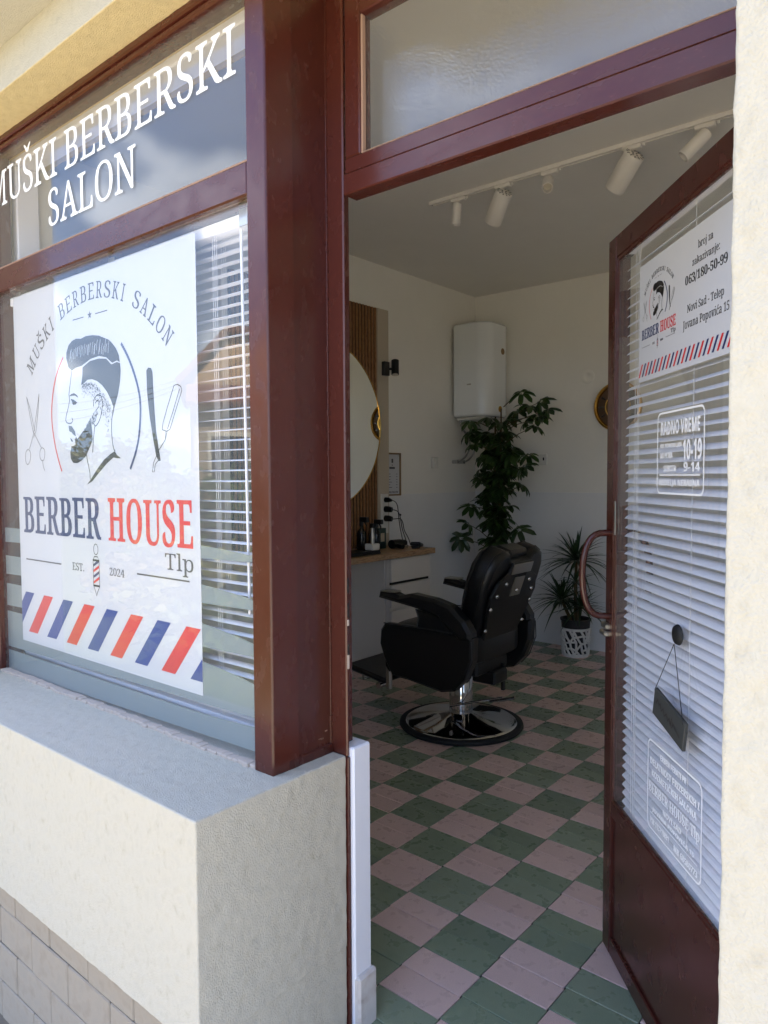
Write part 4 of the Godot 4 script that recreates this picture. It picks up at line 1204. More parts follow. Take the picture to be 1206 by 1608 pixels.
func counter_items() -> void:
	for d in [[-3.3, -3.7, "dark spray bottle standing beside the oak slats", 0.21], [-3.28, -3.83, "dark spray bottle standing in front of the socket strip", 0.19]]:
		var b := thing("spray_bottle", d[2], "bottle", Vector3(d[0], 0.856, d[1]), "spray bottles on the counter")
		var h: float = d[3]
		part(b, "flask", new_shape().lathe([Vector2(0, 0), Vector2(0.03, 0), Vector2(0.032, 0.006), Vector2(0.032, h * 0.55), Vector2(0.026, h * 0.66), Vector2(0.013, h * 0.74), Vector2(0.012, h * 0.85)], 20), mats["bottle_dark"])
		part(b, "nozzle", block(Vector3(-0.012, h * 0.95, -0.012), Vector3(0.06, h * 1.12, 0.012), 0.004), mats["black_plastic"])
		part(b, "collar", new_shape().lathe([Vector2(0.0, h * 0.84), Vector2(0.015, h * 0.84), Vector2(0.015, h * 0.96), Vector2(0, h * 0.96)], 14), mats["black_plastic"])
		part(b, "trigger", new_shape().tube([Vector3(0.03, h * 0.97, 0), Vector3(0.045, h * 0.85, 0), Vector3(0.04, h * 0.75, 0)], [0.006, 0.005, 0.003], 8), mats["black_plastic"])
	var c := thing("clipper_stand", "silver hair clipper standing in a white charging dock", "hair clipper", Vector3(-3.15, 0.856, -3.64))
	part(c, "dock", block(Vector3(-0.035, 0.022, -0.04), Vector3(0.035, 0.065, 0.04), 0.006), mats["white_plastic"])
	part(c, "foot", block(Vector3(-0.03, 0, -0.034), Vector3(0.03, 0.0215, 0.034), 0.004), mats["black_plastic"])
	part(c, "body", new_shape().tube([Vector3(0, 0.06, 0), Vector3(0, 0.12, 0), Vector3(0, 0.17, 0)], [0.016, 0.018, 0.014], 14), mats["satin_metal"])
	part(c, "head", block(Vector3(-0.016, 0.168, -0.008), Vector3(0.016, 0.2, 0.008), 0.004), mats["black_plastic"])
	var g := thing("product_box", "dark green carton beside the spray bottles", "box", Vector3(-3.32, 0.856, -3.92))
	part(g, "carton", block(Vector3(-0.025, 0, -0.04), Vector3(0.025, 0.145, 0.04), 0.002), mats["box_green"])
	part(g, "label_print", block(Vector3(0.0252, 0.05, -0.02), Vector3(0.0256, 0.11, 0.02)), mats["panel_beige"])
	var t := thing("tool_tray", "black tool tray at the mirror end of the counter", "tray", Vector3(-3.2, 0.856, -3.48))
	part(t, "tray", block(Vector3(-0.1, 0, -0.17), Vector3(0.12, 0.012, 0.2), 0.004), mats["black_plastic"])
	part(t, "lip", block(Vector3(0.105, 0.0122, -0.165), Vector3(0.118, 0.026, 0.195), 0.003), mats["black_plastic"])
	for k in 3:
		part(t, "comb", block(Vector3(-0.06 + 0.05 * k, 0.0122, -0.12), Vector3(-0.03 + 0.05 * k, 0.02, 0.05 + 0.02 * k), 0.002), mats["black_plastic"])
	var r := thing("card_terminal", "black card terminal lying at the end of the counter", "card terminal", Vector3(-3.14, 0.856, -4.12))
	r.rotation.y = 0.5
	var rs := new_shape()
	rs.xf = Transform3D(Basis(Vector3.RIGHT, -0.16), Vector3(0, 0.022, 0))
	part(r, "body", rs.box(Vector3(-0.035, -0.01, -0.075), Vector3(0.035, 0.014, 0.085), 0.006), mats["black_plastic"])
	var rk := new_shape()
	rk.xf = rs.xf
	part(r, "screen", rk.box(Vector3(-0.027, 0.0142, -0.065), Vector3(0.027, 0.015, 0.005)), mats["window_dark"])
	part(r, "rest", block(Vector3(-0.03, 0, 0.04), Vector3(0.03, 0.022, 0.075), 0.004), mats["black_plastic"])
	var h := thing("hair_dryer", "black hair dryer lying near the card terminal", "hair dryer", Vector3(-3.24, 0.888, -4.02))
	part(h, "barrel", new_shape().tube([Vector3(0, 0, 0.07), Vector3(0, 0, -0.02), Vector3(0, 0, -0.09)], [0.031, 0.03, 0.02], 16), mats["black_plastic"])
	part(h, "handle", new_shape().tube([Vector3(0.0, -0.01, 0.03), Vector3(0.09, -0.016, 0.05)], [0.017, 0.014], 12), mats["black_plastic"])


# ------------------------------------------------------------------ back wall
func back_wall_fittings() -> void:
	var s := thing("light_switch", "square white light switch with dark rocker on the back wall", "switch", Vector3(-2.793, 1.498, -5.35))
	part(s, "plate", block(Vector3(-0.04, -0.045, 0), Vector3(0.04, 0.045, 0.01), 0.003), mats["white_plastic"])
	part(s, "rocker", block(Vector3(0.006, -0.008, 0.0102), Vector3(0.018, 0.016, 0.014), 0.002), mats["slot_dark"])
	var r := new_shape()
	r.xf = Transform3D(Basis(Vector3.RIGHT, PI / 2), Vector3(-2.413, 2.129, -5.35))
	var cover := part(self, "junction_cover", r.lathe([Vector2(0.055, 0), Vector2(0.055, 0.004), Vector2(0.048, 0.007), Vector2(0.025, 0.007), Vector2(0.022, 0.005), Vector2(0, 0.005)], 28), mats["wall_white"])
	tag(cover, "round white junction cover on the back wall above the switch", "cover")
	var c := thing("wall_clock", "round gold rimmed wall clock on the back wall", "clock", Vector3(-2.165, 1.885, -5.35))
	var b := Basis(Vector3.RIGHT, PI / 2)
	var f := new_shape()
	f.xf = Transform3D(b, Vector3.ZERO)
	part(c, "dial", f.lathe([Vector2(0.165, 0.002), Vector2(0.165, 0.014), Vector2(0, 0.014)], 48), mats["clock_face"])
	var rim := new_shape()
	rim.xf = Transform3D(b, Vector3.ZERO)
	part(c, "rim", rim.lathe([Vector2(0.158, 0.0), Vector2(0.182, 0.0), Vector2(0.188, 0.018), Vector2(0.182, 0.034), Vector2(0.17, 0.038), Vector2(0.16, 0.03), Vector2(0.158, 0.014)], 48), mats["gold"])
	var inner := new_shape()
	inner.xf = Transform3D(b, Vector3.ZERO)
	part(c, "inner_ring", inner.lathe([Vector2(0.09, 0.014), Vector2(0.09, 0.02), Vector2(0.1, 0.02), Vector2(0.1, 0.014)], 40), mats["gold"])
	for k in 12:
		var q := new_shape()
		q.xf = Transform3D(Basis(Vector3.BACK, TAU * k / 12.0), Vector3.ZERO)
		part(c, "hour_mark", q.box(Vector3(-0.005, 0.112, 0.0142), Vector3(0.005, 0.148, 0.019), 0.001), mats["bottle_dark"])
	for d in [[0.9, 0.1, 0.006], [-0.5, 0.14, 0.0045]]:
		var q := new_shape()
		q.xf = Transform3D(Basis(Vector3.BACK, d[0]), Vector3(0, 0, 0.022 + d[1] * 0.02))
		part(c, "hand", q.box(Vector3(-d[2], -0.02, 0), Vector3(d[2], d[1], 0.002), 0.0005), mats["bottle_dark"])
	part(c, "hub", new_shape().tube([Vector3(0, 0, 0.014), Vector3(0, 0, 0.034)], 0.035, 24), mats["bottle_dark"])


# ------------------------------------------------------------------ ceiling
func track_lights() -> void:
	var t := thing("light_track", "long white ceiling track carrying five spotlights", "light track", Vector3(-2.44, 2.9, -3.35))
	part(t, "rail", block(Vector3(0, -0.02, -0.017), Vector3(2.5, -0.0005, -0.0065), 0.001), mats["spot_white"])
	part(t, "rail", block(Vector3(0, -0.02, 0.0065), Vector3(2.5, -0.0005, 0.017), 0.001), mats["spot_white"])
	part(t, "groove", block(Vector3(0.004, -0.006, -0.0064), Vector3(2.496, -0.0008, 0.0064)), mats["slot_dark"])
	part(t, "end_cap", block(Vector3(-0.012, -0.021, -0.018), Vector3(0.0, -0.0005, 0.018), 0.001), mats["spot_white"])
	for d in [[-2.262, 0.025, 0.11, Vector3(-0.08, -1, 0.02), "small white spotlight hanging straight down near the end of the track"], [-1.985, 0.046, 0.165, Vector3(-0.62, -0.68, -0.35), "large white spotlight with vented back, second on the track"], [-1.718, 0.027, 0.1, Vector3(0.28, -0.62, 0.62), "small white spotlight facing the door, third on the track"], [-1.305, 0.049, 0.17, Vector3(-0.66, -0.62, -0.32), "large white spotlight with vented back, nearest the door frame header"], [-0.985, 0.029, 0.13, Vector3(-0.62, -0.66, 0.3), "small white spotlight partly hidden by the open door top"]]:
		spotlight(d[0], d[1], d[2], d[3].normalized(), d[4])

func spotlight(x: float, r: float, length: float, aim: Vector3, label: String) -> void:
	var o := thing("track_spotlight", label, "spotlight", Vector3(x, 2.88, -3.35), "spotlights on the ceiling track")
	part(o, "adapter", block(Vector3(-0.045, -0.02, -0.015), Vector3(0.045, 0.001, 0.015), 0.004), mats["spot_white"])
	part(o, "latch", block(Vector3(0.048, -0.016, -0.008), Vector3(0.06, 0.0, 0.008), 0.003), mats["spot_white"])
	var neck := 0.035 if r > 0.04 else 0.022
	part(o, "stem", new_shape().tube([Vector3(-0.01, -0.018, 0), Vector3(-0.01, -0.02 - neck, 0)], 0.009 if r > 0.04 else 0.006, 12), mats["spot_white"])
	var top := Vector3(-0.01, -0.02 - neck, 0) - aim * r * 0.75 + Vector3(0, -r * 0.35, 0)
	var side := aim.cross(Vector3.UP if absf(aim.y) < 0.95 else Vector3.RIGHT).normalized()
	var s := new_shape()
	s.xf = Transform3D(Basis(side, -aim, side.cross(-aim)), top)
	s.lathe([Vector2(0, 0.004), Vector2(r * 0.86, 0.004), Vector2(r * 0.97, 0.0), Vector2(r, -0.006), Vector2(r, -length + 0.002), Vector2(r * 0.97, -length), Vector2(r * 0.86, -length), Vector2(r * 0.8, -length + 0.02), Vector2(r * 0.76, -length + 0.03)], 32)
	part(o, "barrel", s, mats["spot_white"])
	var l := new_shape()
	l.xf = s.xf
	part(o, "lens", l.lathe([Vector2(r * 0.77, -length + 0.03), Vector2(r * 0.4, -length + 0.026), Vector2(0, -length + 0.024)], 24), mats["lens_glass"])
	if r > 0.04:
		for k in 12:
			var v := new_shape()
			v.xf = s.xf * Transform3D(Basis(Vector3.UP, TAU * k / 12.0), Vector3.ZERO)
			part(o, "vent_slot", v.box(Vector3(r * 0.62, 0.0005, -0.0022), Vector3(r * 0.9, 0.0046, 0.0022)), mats["slot_dark"])
		for k in 4:
			var v := new_shape()
			v.xf = s.xf * Transform3D(Basis(Vector3.UP, TAU * k / 4.0 + 0.4), Vector3.ZERO)
			part(o, "vent_slot", v.box(Vector3(r * 0.18, 0.0005, -0.003), Vector3(r * 0.42, 0.0046, 0.003)), mats["slot_dark"])


# ------------------------------------------------------------------ barber chair: faces the mirror (minus x)
func cushion(s: Shape, mid: Vector3, half: Vector3, power := 4.0, nu := 28, nv := 16) -> Shape:
	# soft upholstered block: a superellipsoid
	var f := func(c: float, e: float) -> float: return signf(c) * pow(absf(c), e)
	var e := 2.0 / power
	var pt := func(u: float, w: float) -> Vector3: return Vector3(half.x * f.call(cos(w), e) * f.call(cos(u), e), half.y * f.call(sin(w), e), half.z * f.call(cos(w), e) * f.call(sin(u), e))
	var nm := func(p: Vector3) -> Vector3: return Vector3(signf(p.x) * pow(absf(p.x / half.x), power - 1) / half.x, signf(p.y) * pow(absf(p.y / half.y), power - 1) / half.y, signf(p.z) * pow(absf(p.z / half.z), power - 1) / half.z).normalized()
	for i in nu:
		for j in nv:
			var u0 := TAU * i / nu
			var u1 := TAU * (i + 1) / nu
			var w0 := -PI / 2 + PI * j / nv
			var w1 := -PI / 2 + PI * (j + 1) / nv
			var a: Vector3 = pt.call(u0, w0)
			var b: Vector3 = pt.call(u1, w0)
			var c: Vector3 = pt.call(u1, w1)
			var d: Vector3 = pt.call(u0, w1)
			s.smooth_quad(mid + a, mid + b, mid + c, mid + d, nm.call(a), nm.call(b), nm.call(c), nm.call(d))
	return s

func barber_chair() -> void:
	var c := thing("barber_chair", "black padded barber chair on a round chrome base", "barber chair", Vector3(-2.2, 0, -3.28))
	c.rotation_degrees.y = 0.9
	part(c, "rubber_ring", new_shape().lathe([Vector2(0.3, 0.003), Vector2(0.332, 0.003), Vector2(0.339, 0.012), Vector2(0.336, 0.024), Vector2(0.322, 0.03), Vector2(0.305, 0.028)], 64), mats["black_rubber"])
	part(c, "base_plate", new_shape().lathe([Vector2(0.306, 0.026), Vector2(0.3, 0.033), Vector2(0.285, 0.037), Vector2(0.2, 0.05), Vector2(0.12, 0.064), Vector2(0.08, 0.072), Vector2(0.062, 0.078)], 64), mats["chrome"])
	part(c, "column", new_shape().lathe([Vector2(0.064, 0.07), Vector2(0.064, 0.3), Vector2(0.06, 0.306), Vector2(0.04, 0.306), Vector2(0.04, 0.4)], 32), mats["chrome"])
	part(c, "column_label", block(Vector3(-0.062, 0.235, 0.026), Vector3(-0.045, 0.28, 0.052), 0.001), mats["vinyl_white"])
	part(c, "pump_lever", new_shape().tube([Vector3(-0.03, 0.11, 0.06), Vector3(-0.02, 0.12, 0.075), Vector3(0.12, 0.165, 0.06), Vector3(0.26, 0.2, 0.0)], 0.006, 10), mats["chrome"])
	part(c, "pump_pedal", new_shape().tube([Vector3(0.2, 0.175, 0.03), Vector3(0.32, 0.205, -0.02)], [0.009, 0.014], 10, Vector2(1.6, 0.6)), mats["chrome"])
	part(c, "seat_plate", block(Vector3(-0.17, 0.33, -0.16), Vector3(0.2, 0.42, 0.16), 0.01), mats["black_plastic"])
	part(c, "recline_lever", block(Vector3(0.2, 0.21, -0.1), Vector3(0.222, 0.36, -0.08), 0.004), mats["black_plastic"])
	part(c, "mechanism", block(Vector3(0.1, 0.27, -0.09), Vector3(0.24, 0.34, 0.05), 0.008), mats["black_plastic"])
	part(c, "seat", cushion(new_shape(), Vector3(-0.03, 0.49, 0), Vector3(0.28, 0.09, 0.262), 6.0), mats["black_leather"])
	# sides: padded shell, armrest above it, flat arm end
	var shell := flat([-0.275, 0.582, -0.302, 0.545, -0.308, 0.47, -0.282, 0.4, -0.246, 0.34, -0.225, 0.305, -0.13, 0.302, -0.03, 0.29, 0.09, 0.274, 0.17, 0.292, 0.235, 0.36, 0.278, 0.46, 0.282, 0.575, 0.2, 0.585, 0.0, 0.588])
	for s in [1.0, -1.0]:
		var sh := new_shape()
		sh.prism(shell, s * 0.265, s * 0.335, 0.014)
		part(c, "side_shell", sh, mats["black_leather"])
		var rim := []
		for q in [[-0.272, 0.586], [-0.1, 0.59], [0.05, 0.59], [0.2, 0.586]]:
			rim.append(Vector3(q[0], q[1], s * 0.334))
		part(c, "piping", new_shape().tube(rim, 0.0035, 8), mats["piping"])
		var rim2 := []
		for q in [[0.276, 0.56], [0.28, 0.47], [0.24, 0.365], [0.19, 0.31]]:
			rim2.append(Vector3(q[0], q[1], s * 0.334))
		part(c, "piping", new_shape().tube(rim2, 0.003, 8), mats["piping"])
		var arm := flat([-0.31, 0.72, -0.3, 0.752, -0.23, 0.758, -0.17, 0.742, -0.09, 0.76, 0.05, 0.748, 0.15, 0.724, 0.235, 0.655, 0.272, 0.6, 0.272, 0.562, 0.2, 0.556, 0.15, 0.6, 0.08, 0.655, -0.06, 0.688])
		part(c, "armrest", new_shape().prism(arm, s * 0.262, s * 0.345, 0.016), mats["black_leather"])
		part(c, "arm_end", block(Vector3(-0.296, 0.753, s * 0.27), Vector3(-0.2, 0.761, s * 0.338), 0.003), mats["satin_metal"])
		part(c, "arm_web", new_shape().prism(flat([-0.065, 0.68, -0.05, 0.64, -0.062, 0.586, 0.2, 0.584, 0.16, 0.61, 0.07, 0.66]), s * 0.285, s * 0.325, 0.004), mats["black_leather"])
		var web := []
		for q in [[-0.068, 0.682], [-0.052, 0.64], [-0.064, 0.592]]:
			web.append(Vector3(q[0], q[1], s * 0.322))
		part(c, "piping", new_shape().tube(web, 0.004, 8), mats["piping"])
	# backrest leans away: pivot near the seat
	var lean := Transform3D(Basis(Vector3.BACK, -0.33), Vector3(0.17, 0.52, 0))
	var back := PackedVector2Array([Vector2(-0.2, 0.02), Vector2(-0.235, 0.1), Vector2(-0.27, 0.22), Vector2(-0.285, 0.33), Vector2(-0.275, 0.42), Vector2(-0.235, 0.485), Vector2(-0.17, 0.512), Vector2(-0.11, 0.5), Vector2(-0.095, 0.462), Vector2(0.095, 0.462), Vector2(0.11, 0.5), Vector2(0.17, 0.512), Vector2(0.235, 0.485), Vector2(0.275, 0.42), Vector2(0.285, 0.33), Vector2(0.27, 0.22), Vector2(0.235, 0.1), Vector2(0.2, 0.02)])
	var turn := Transform3D(Basis(Vector3(0, 0, 1), Vector3(0, 1, 0), Vector3(-1, 0, 0)), Vector3.ZERO)
	var pad := new_shape()
	pad.xf = lean * turn
	padded(pad, back, -0.05, 0.09)
	part(c, "backrest", pad, mats["black_leather"])
	for zz in [-0.022, 0.05]:
		var seam := []
		for q in back:
			seam.append(lean * turn * Vector3(q.x * 1.004, q.y, zz))
		part(c, "piping", new_shape().tube(seam, 0.0032, 6), mats["black_plastic"])
	var board := new_shape()
	board.xf = lean * turn
	board.prism(flat([-0.17, 0.03, -0.235, 0.28, -0.2, 0.36, -0.12, 0.4, -0.1, 0.455, 0.1, 0.455, 0.12, 0.4, 0.2, 0.36, 0.235, 0.28, 0.17, 0.03]), -0.052, -0.07, 0.006)
	part(c, "back_board", board, mats["black_plastic"])
	var pl := new_shape()
	pl.xf = lean * turn
	part(c, "headrest_bar", pl.box(Vector3(-0.095, 0.462, -0.03), Vector3(0.095, 0.505, 0.07), 0.014), mats["black_leather"])
	var br := new_shape()
	br.xf = lean * turn
	part(c, "headrest_plate", br.box(Vector3(-0.1, 0.395, -0.0745), Vector3(0.1, 0.45, -0.0705), 0.001), mats["satin_metal"])
	var bk := new_shape()
	bk.xf = lean * turn
	part(c, "headrest_bracket", bk.box(Vector3(-0.05, 0.27, -0.076), Vector3(0.05, 0.375, -0.0705), 0.001), mats["satin_metal"])
	var slot := new_shape()
	slot.xf = lean * turn
	part(c, "headrest_slot", slot.box(Vector3(-0.055, 0.376, -0.0755), Vector3(0.02, 0.394, -0.0702)), mats["slot_dark"])
	for q in [[-0.12, 0.345], [0.12, 0.345], [-0.18, 0.285], [0.18, 0.285], [-0.205, 0.215], [0.205, 0.215], [-0.19, 0.095], [0.19, 0.095], [0.0, 0.3]]:
		var sc := new_shape()
		sc.xf = lean * turn * Transform3D(Basis(Vector3.RIGHT, -PI / 2), Vector3(q[0], q[1], -0.0705 if q[0] != 0.0 else -0.076))
		part(c, "screw_cap", sc.lathe([Vector2(0.011, 0), Vector2(0.0095, 0.005), Vector2(0.005, 0.008), Vector2(0, 0.009)], 14), mats["chrome"])
	# footrest
	var fr := new_shape()
	fr.xf = Transform3D(Basis(Vector3.BACK, -0.16), Vector3(-0.5, 0.235, 0))
	part(c, "footrest", fr.box(Vector3(-0.17, -0.018, -0.2), Vector3(0.12, 0.018, 0.2), 0.012), mats["black_leather"])
	for s in [1.0, -1.0]:
		part(c, "footrest_arm", block(Vector3(-0.35, 0.19, s * 0.2), Vector3(-0.32, 0.34, s * 0.225), 0.004), mats["satin_metal"])
		part(c, "footrest_pivot", new_shape().tube([Vector3(-0.4, 0.2, s * 0.17), Vector3(-0.4, 0.2, s * 0.23)], 0.018, 14), mats["chrome"])
		part(c, "leg_guard", new_shape().prism(flat([-0.3, 0.52, -0.33, 0.46, -0.325, 0.33, -0.3, 0.3, -0.25, 0.32, -0.27, 0.42]), s * 0.23, s * 0.262, 0.006), mats["black_plastic"])
	part(c, "footrest_bar", new_shape().tube([Vector3(-0.62, 0.21, -0.1), Vector3(-0.62, 0.17, -0.1), Vector3(-0.62, 0.17, 0.1), Vector3(-0.62, 0.21, 0.1)], 0.008, 10), mats["chrome"])

# outline in x and y swollen between two depths: flat on the rear, pillowed at the rim
func padded(s: Shape, poly: PackedVector2Array, z0: float, z1: float) -> void:
	var rings := []
	for d in [[0.03, 0.0], [0.012, 0.006], [0.0, 0.028], [0.0, 0.07], [0.004, 0.1], [0.018, 0.125], [0.045, 0.14]]:
		var q := poly
		if d[0] > 0.0:
			q = shrink(poly, d[0])
		rings.append([q, lerpf(z0, z1, d[1] / 0.14)])
	var cnt := poly.size()
	var nrm := []
	for r in rings.size():
		var row := []
		for i in cnt:
			var a := place(rings[r], (i + cnt - 1) % cnt)
			var b := place(rings[r], (i + 1) % cnt)
			var lo := place(rings[maxi(r - 1, 0)], i)
			var hi := place(rings[mini(r + 1, rings.size() - 1)], i)
			var m := (b - a).cross(hi - lo).normalized()
			var flat_out := Vector3(place(rings[r], i).x, place(rings[r], i).y - 0.25, 0)
			if m.dot(flat_out) < 0.0 and absf(m.z) < 0.9:
				m = -m
			if absf(m.z) >= 0.9 and m.z * (r - 3) < 0.0:
				m = -m
			row.append(m)
		nrm.append(row)
	for r in rings.size() - 1:
		for i in cnt:
			var j := (i + 1) % cnt
			s.smooth_quad(place(rings[r], i), place(rings[r], j), place(rings[r + 1], j), place(rings[r + 1], i), nrm[r][i], nrm[r][j], nrm[r + 1][j], nrm[r + 1][i])
	for e in [0, rings.size() - 1]:
		var q: PackedVector2Array = rings[e][0]
		var at := Geometry2D.triangulate_polygon(q)
		for i in range(0, at.size(), 3):
			s.flat_tri(Vector3(q[at[i]].x, q[at[i]].y, rings[e][1]), Vector3(q[at[i + 1]].x, q[at[i + 1]].y, rings[e][1]), Vector3(q[at[i + 2]].x, q[at[i + 2]].y, rings[e][1]), Vector3(0, 0, -1 if e == 0 else 1))

func place(ring: Array, i: int) -> Vector3:
	return Vector3(ring[0][i].x, ring[0][i].y, ring[1])

func shrink(poly: PackedVector2Array, d: float) -> PackedVector2Array:
	var out := PackedVector2Array()
	var turn := -1.0 if Geometry2D.is_polygon_clockwise(poly) else 1.0
	for i in poly.size():
		var a := (poly[i] - poly[(i + poly.size() - 1) % poly.size()]).normalized()
		var b := (poly[(i + 1) % poly.size()] - poly[i]).normalized()
		var m := (Vector2(-a.y, a.x) + Vector2(-b.y, b.x)).normalized() * turn
		out.append(poly[i] + m * d)
	return out


# ------------------------------------------------------------------ plants
func leaf_shape(s: Shape, from: Vector3, dir: Vector3, up: Vector3, length: float, width: float, droop: float) -> void:
	var side := dir.cross(up).normalized()
	var n := 6
	var prev := []
	for i in n + 1:
		var t := float(i) / n
		var p := from + dir * length * t - Vector3.UP * droop * length * t * t
		var w := width * (0.12 + 0.88 * sqrt(maxf(0.0, 1.0 - pow(absf(2.0 * t - 1.1) / 1.1, 2.4)))) * 0.5 * (1.0 if width > 0.03 else 1.25 * (1.0 - t * 0.92)) * (0.0 if i == n else 1.0)
		var lift := up * w * 0.35
		var row := [p - side * w + lift, p, p + side * w + lift]
		if i:
			s.quad(prev[0], prev[1], row[1], row[0], up)
			s.quad(prev[1], prev[2], row[2], row[1], up)
		prev = row

func umbrella_plant() -> void:
	var o := thing("umbrella_plant", "tall dark leafy umbrella plant tied to canes in the corner", "plant", Vector3(-3.02, 0, -5.03))
	part(o, "pot", new_shape().lathe([Vector2(0, 0), Vector2(0.11, 0), Vector2(0.15, 0.26), Vector2(0.156, 0.27), Vector2(0.156, 0.3), Vector2(0.145, 0.3), Vector2(0.14, 0.27)], 32), mats["pot_dark"])
	part(o, "soil", new_shape().lathe([Vector2(0.141, 0.272), Vector2(0, 0.28)], 24), mats["soil"])
	for k in 4:
		var a := TAU * k / 4.0 + 0.5
		part(o, "cane", new_shape().tube([Vector3(cos(a) * 0.05, 0.27, sin(a) * 0.05), Vector3(cos(a) * 0.03, 1.0, sin(a) * 0.03), Vector3(cos(a) * 0.035, 1.72 + 0.06 * k, sin(a) * 0.02)], [0.01, 0.009, 0.006], 8), mats["stem"])
	var kinds := []
	for k in 5:
		var s := new_shape()
		var cnt := 7 + k % 3
		for i in cnt:
			var a := TAU * i / cnt + rng.randf_range(-0.15, 0.15)
			var d := Vector3(cos(a), rng.randf_range(-0.25, 0.1), sin(a)).normalized()
			leaf_shape(s, d * 0.012, d, Vector3.UP, rng.randf_range(0.075, 0.105), 0.044, 0.5)
		kinds.append(s.mesh())
	var spots := []
	for i in 135:
		var t := pow(rng.randf(), 0.85)
		var y := lerpf(0.5, 1.72, t)
		var a := rng.randf() * TAU
		var r := rng.randf_range(0.04, 0.145) * (0.8 + 0.4 * sin(y * 4.2 + 1.2))
		spots.append(Vector3(cos(a) * r * 1.15, y, sin(a) * r * 0.75 + 0.02))
	spots.append_array([Vector3(0.24, 2.0, 0.05), Vector3(0.31, 1.9, 0.05), Vector3(0.39, 1.93, 0.02), Vector3(0.37, 1.82, 0.04), Vector3(0.3, 1.78, 0.08), Vector3(0.2, 1.86, 0.06), Vector3(0.36, 1.74, 0.06), Vector3(0.44, 1.86, 0.02), Vector3(0.13, 1.8, 0.05), Vector3(-0.2, 1.8, 0.1), Vector3(-0.17, 1.7, 0.1), Vector3(-0.23, 1.72, 0.06), Vector3(-0.16, 1.62, 0.1), Vector3(-0.02, 1.82, 0.08), Vector3(0.06, 1.78, 0.06), Vector3(0.3, 1.52, 0.06), Vector3(0.27, 1.44, 0.06), Vector3(0.24, 1.3, 0.05), Vector3(-0.22, 0.98, 0.1), Vector3(-0.27, 0.86, 0.12), Vector3(0.25, 0.95, 0.1), Vector3(-0.2, 1.12, 0.08)])
	for i in spots.size():
		var p: Vector3 = spots[i]
		var l := part(o, "leaf_cluster", kinds[i % 5], mats["leaf_umbrella" if i % 3 else "leaf_umbrella_b"], p)
		l.rotation = Vector3(clampf(p.z * 2.5, -0.5, 0.5) + rng.randf_range(-0.3, 0.3), rng.randf() * TAU, -clampf(p.x * 2.0, -0.6, 0.6) + rng.randf_range(-0.3, 0.3))
		l.scale = Vector3.ONE * rng.randf_range(0.75, 1.1)
		var root := Vector3(clampf(p.x * 0.25, -0.05, 0.05), maxf(0.35, p.y - rng.randf_range(0.05, 0.16)), 0.0)
		part(o, "leaf_stalk", new_shape().tube([root, (root + p) / 2 + Vector3(0, 0.015, 0), p], [0.004, 0.003, 0.0022], 5), mats["stem"])

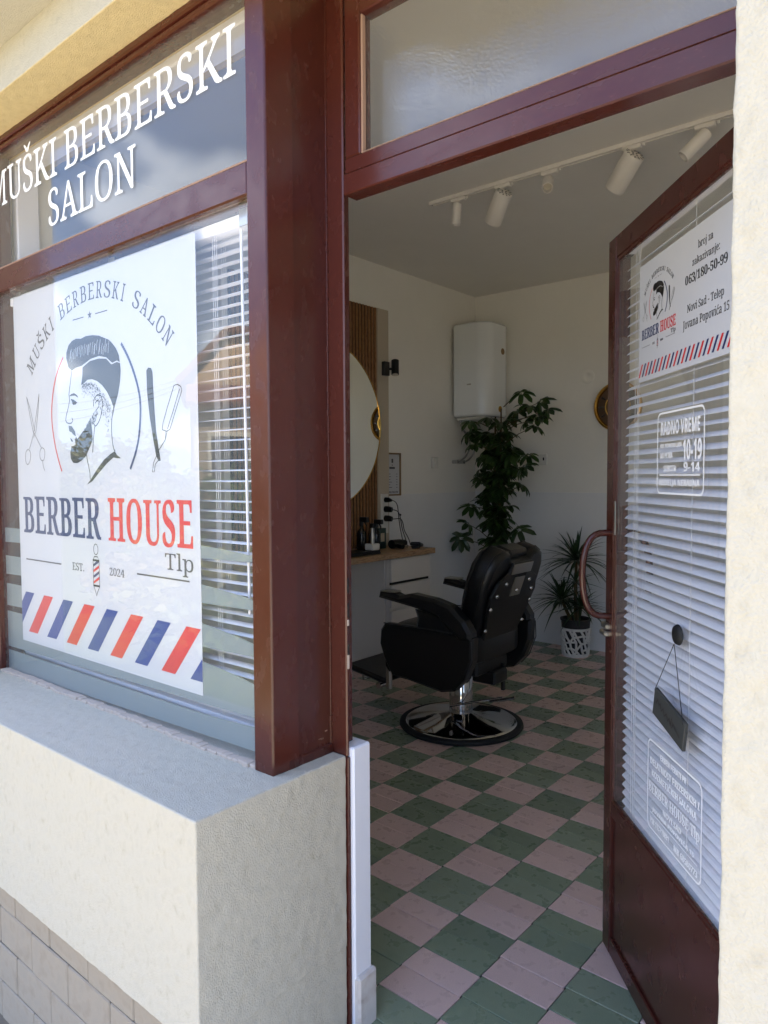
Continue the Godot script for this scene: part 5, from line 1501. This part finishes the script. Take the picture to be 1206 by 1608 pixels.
func dragon_plant() -> void:
	var o := thing("dragon_plant", "spiky dragon tree in a white lattice pot by the back wall", "plant", Vector3(-2.39, 0, -5.12))
	part(o, "inner_pot", new_shape().lathe([Vector2(0, 0.006), Vector2(0.088, 0.006), Vector2(0.108, 0.27), Vector2(0.114, 0.27), Vector2(0.116, 0.284), Vector2(0.104, 0.284), Vector2(0.1, 0.262)], 32), mats["pot_dark"])
	part(o, "soil", new_shape().lathe([Vector2(0.1, 0.262), Vector2(0, 0.266)], 20), mats["soil"])
	part(o, "pot_band", new_shape().lathe([Vector2(0, 0.0), Vector2(0.094, 0.0), Vector2(0.0965, 0.022), Vector2(0.09, 0.024)], 40), mats["pot_white"])
	part(o, "pot_band", new_shape().lathe([Vector2(0.104, 0.198), Vector2(0.1085, 0.2), Vector2(0.1105, 0.216), Vector2(0.106, 0.218)], 40), mats["pot_white"])
	# lattice: uneven honeycomb of bars round the pot
	var cols := 16
	var rows := 4
	var node := func(i: int, j: int) -> Vector3:
		var h := hash(Vector2i(posmod(i, cols), j))
		var a := TAU * (i + 0.5 * (j % 2) + ((h % 100) / 100.0 - 0.5) * 0.5) / cols
		var y := 0.012 + 0.195 * (j + (((h / 100) % 100) / 100.0 - 0.5) * (0.45 if j > 0 and j < rows else 0.0)) / rows
		var r := 0.0945 + 0.0145 * y / 0.2
		return Vector3(cos(a) * r, y, sin(a) * r)
	for j in rows + 1:
		for i in cols:
			var a: Vector3 = node.call(i, j)
			if j < rows:
				part(o, "lattice_bar", new_shape().tube([a, node.call(i + (0 if j % 2 == 0 else 1), j + 1)], 0.0085, 6), mats["pot_white"])
				if (i + j) % 3 == 0:
					part(o, "lattice_bar", new_shape().tube([a, node.call(i + (-1 if j % 2 == 0 else 0), j + 1)], 0.0075, 6), mats["pot_white"])
			if j > 0 and j < rows and (i * 7 + j) % 4 != 0:
				part(o, "lattice_bar", new_shape().tube([a, node.call(i + 1, j)], 0.008, 6), mats["pot_white"])
	for h in [[Vector3(0.0, 0.72, 0.0), 0.38, 72], [Vector3(-0.09, 0.42, 0.05), 0.32, 56], [Vector3(0.07, 0.38, 0.06), 0.28, 46], [Vector3(0.01, 0.56, 0.03), 0.24, 18]]:
		var tip: Vector3 = h[0]
		part(o, "stem", new_shape().tube([Vector3(tip.x * 0.3, 0.255, tip.z * 0.3), Vector3(tip.x * 0.7, 0.255 + (tip.y - 0.255) * 0.6, tip.z * 0.8), tip], [0.014, 0.012, 0.012], 8), mats["stem"])
		for i in int(h[2]):
			var a := TAU * i * 0.382
			var e := lerpf(1.35, -0.25, pow(float(i) / float(h[2]), 0.8)) + rng.randf_range(-0.12, 0.12)
			var d := Vector3(cos(a) * cos(e), sin(e), sin(a) * cos(e))
			if tip.z + d.z * h[1] < -0.19:
				d.z *= 0.4
				d = d.normalized()
			var s := new_shape()
			var up := Vector3(-cos(a) * sin(e), cos(e), -sin(a) * sin(e))
			leaf_shape(s, tip + d * 0.01, d, up, h[1] * rng.randf_range(0.75, 1.0), 0.024, rng.randf_range(0.15, 0.55))
			part(o, "leaf", s, mats["leaf_dragon"])
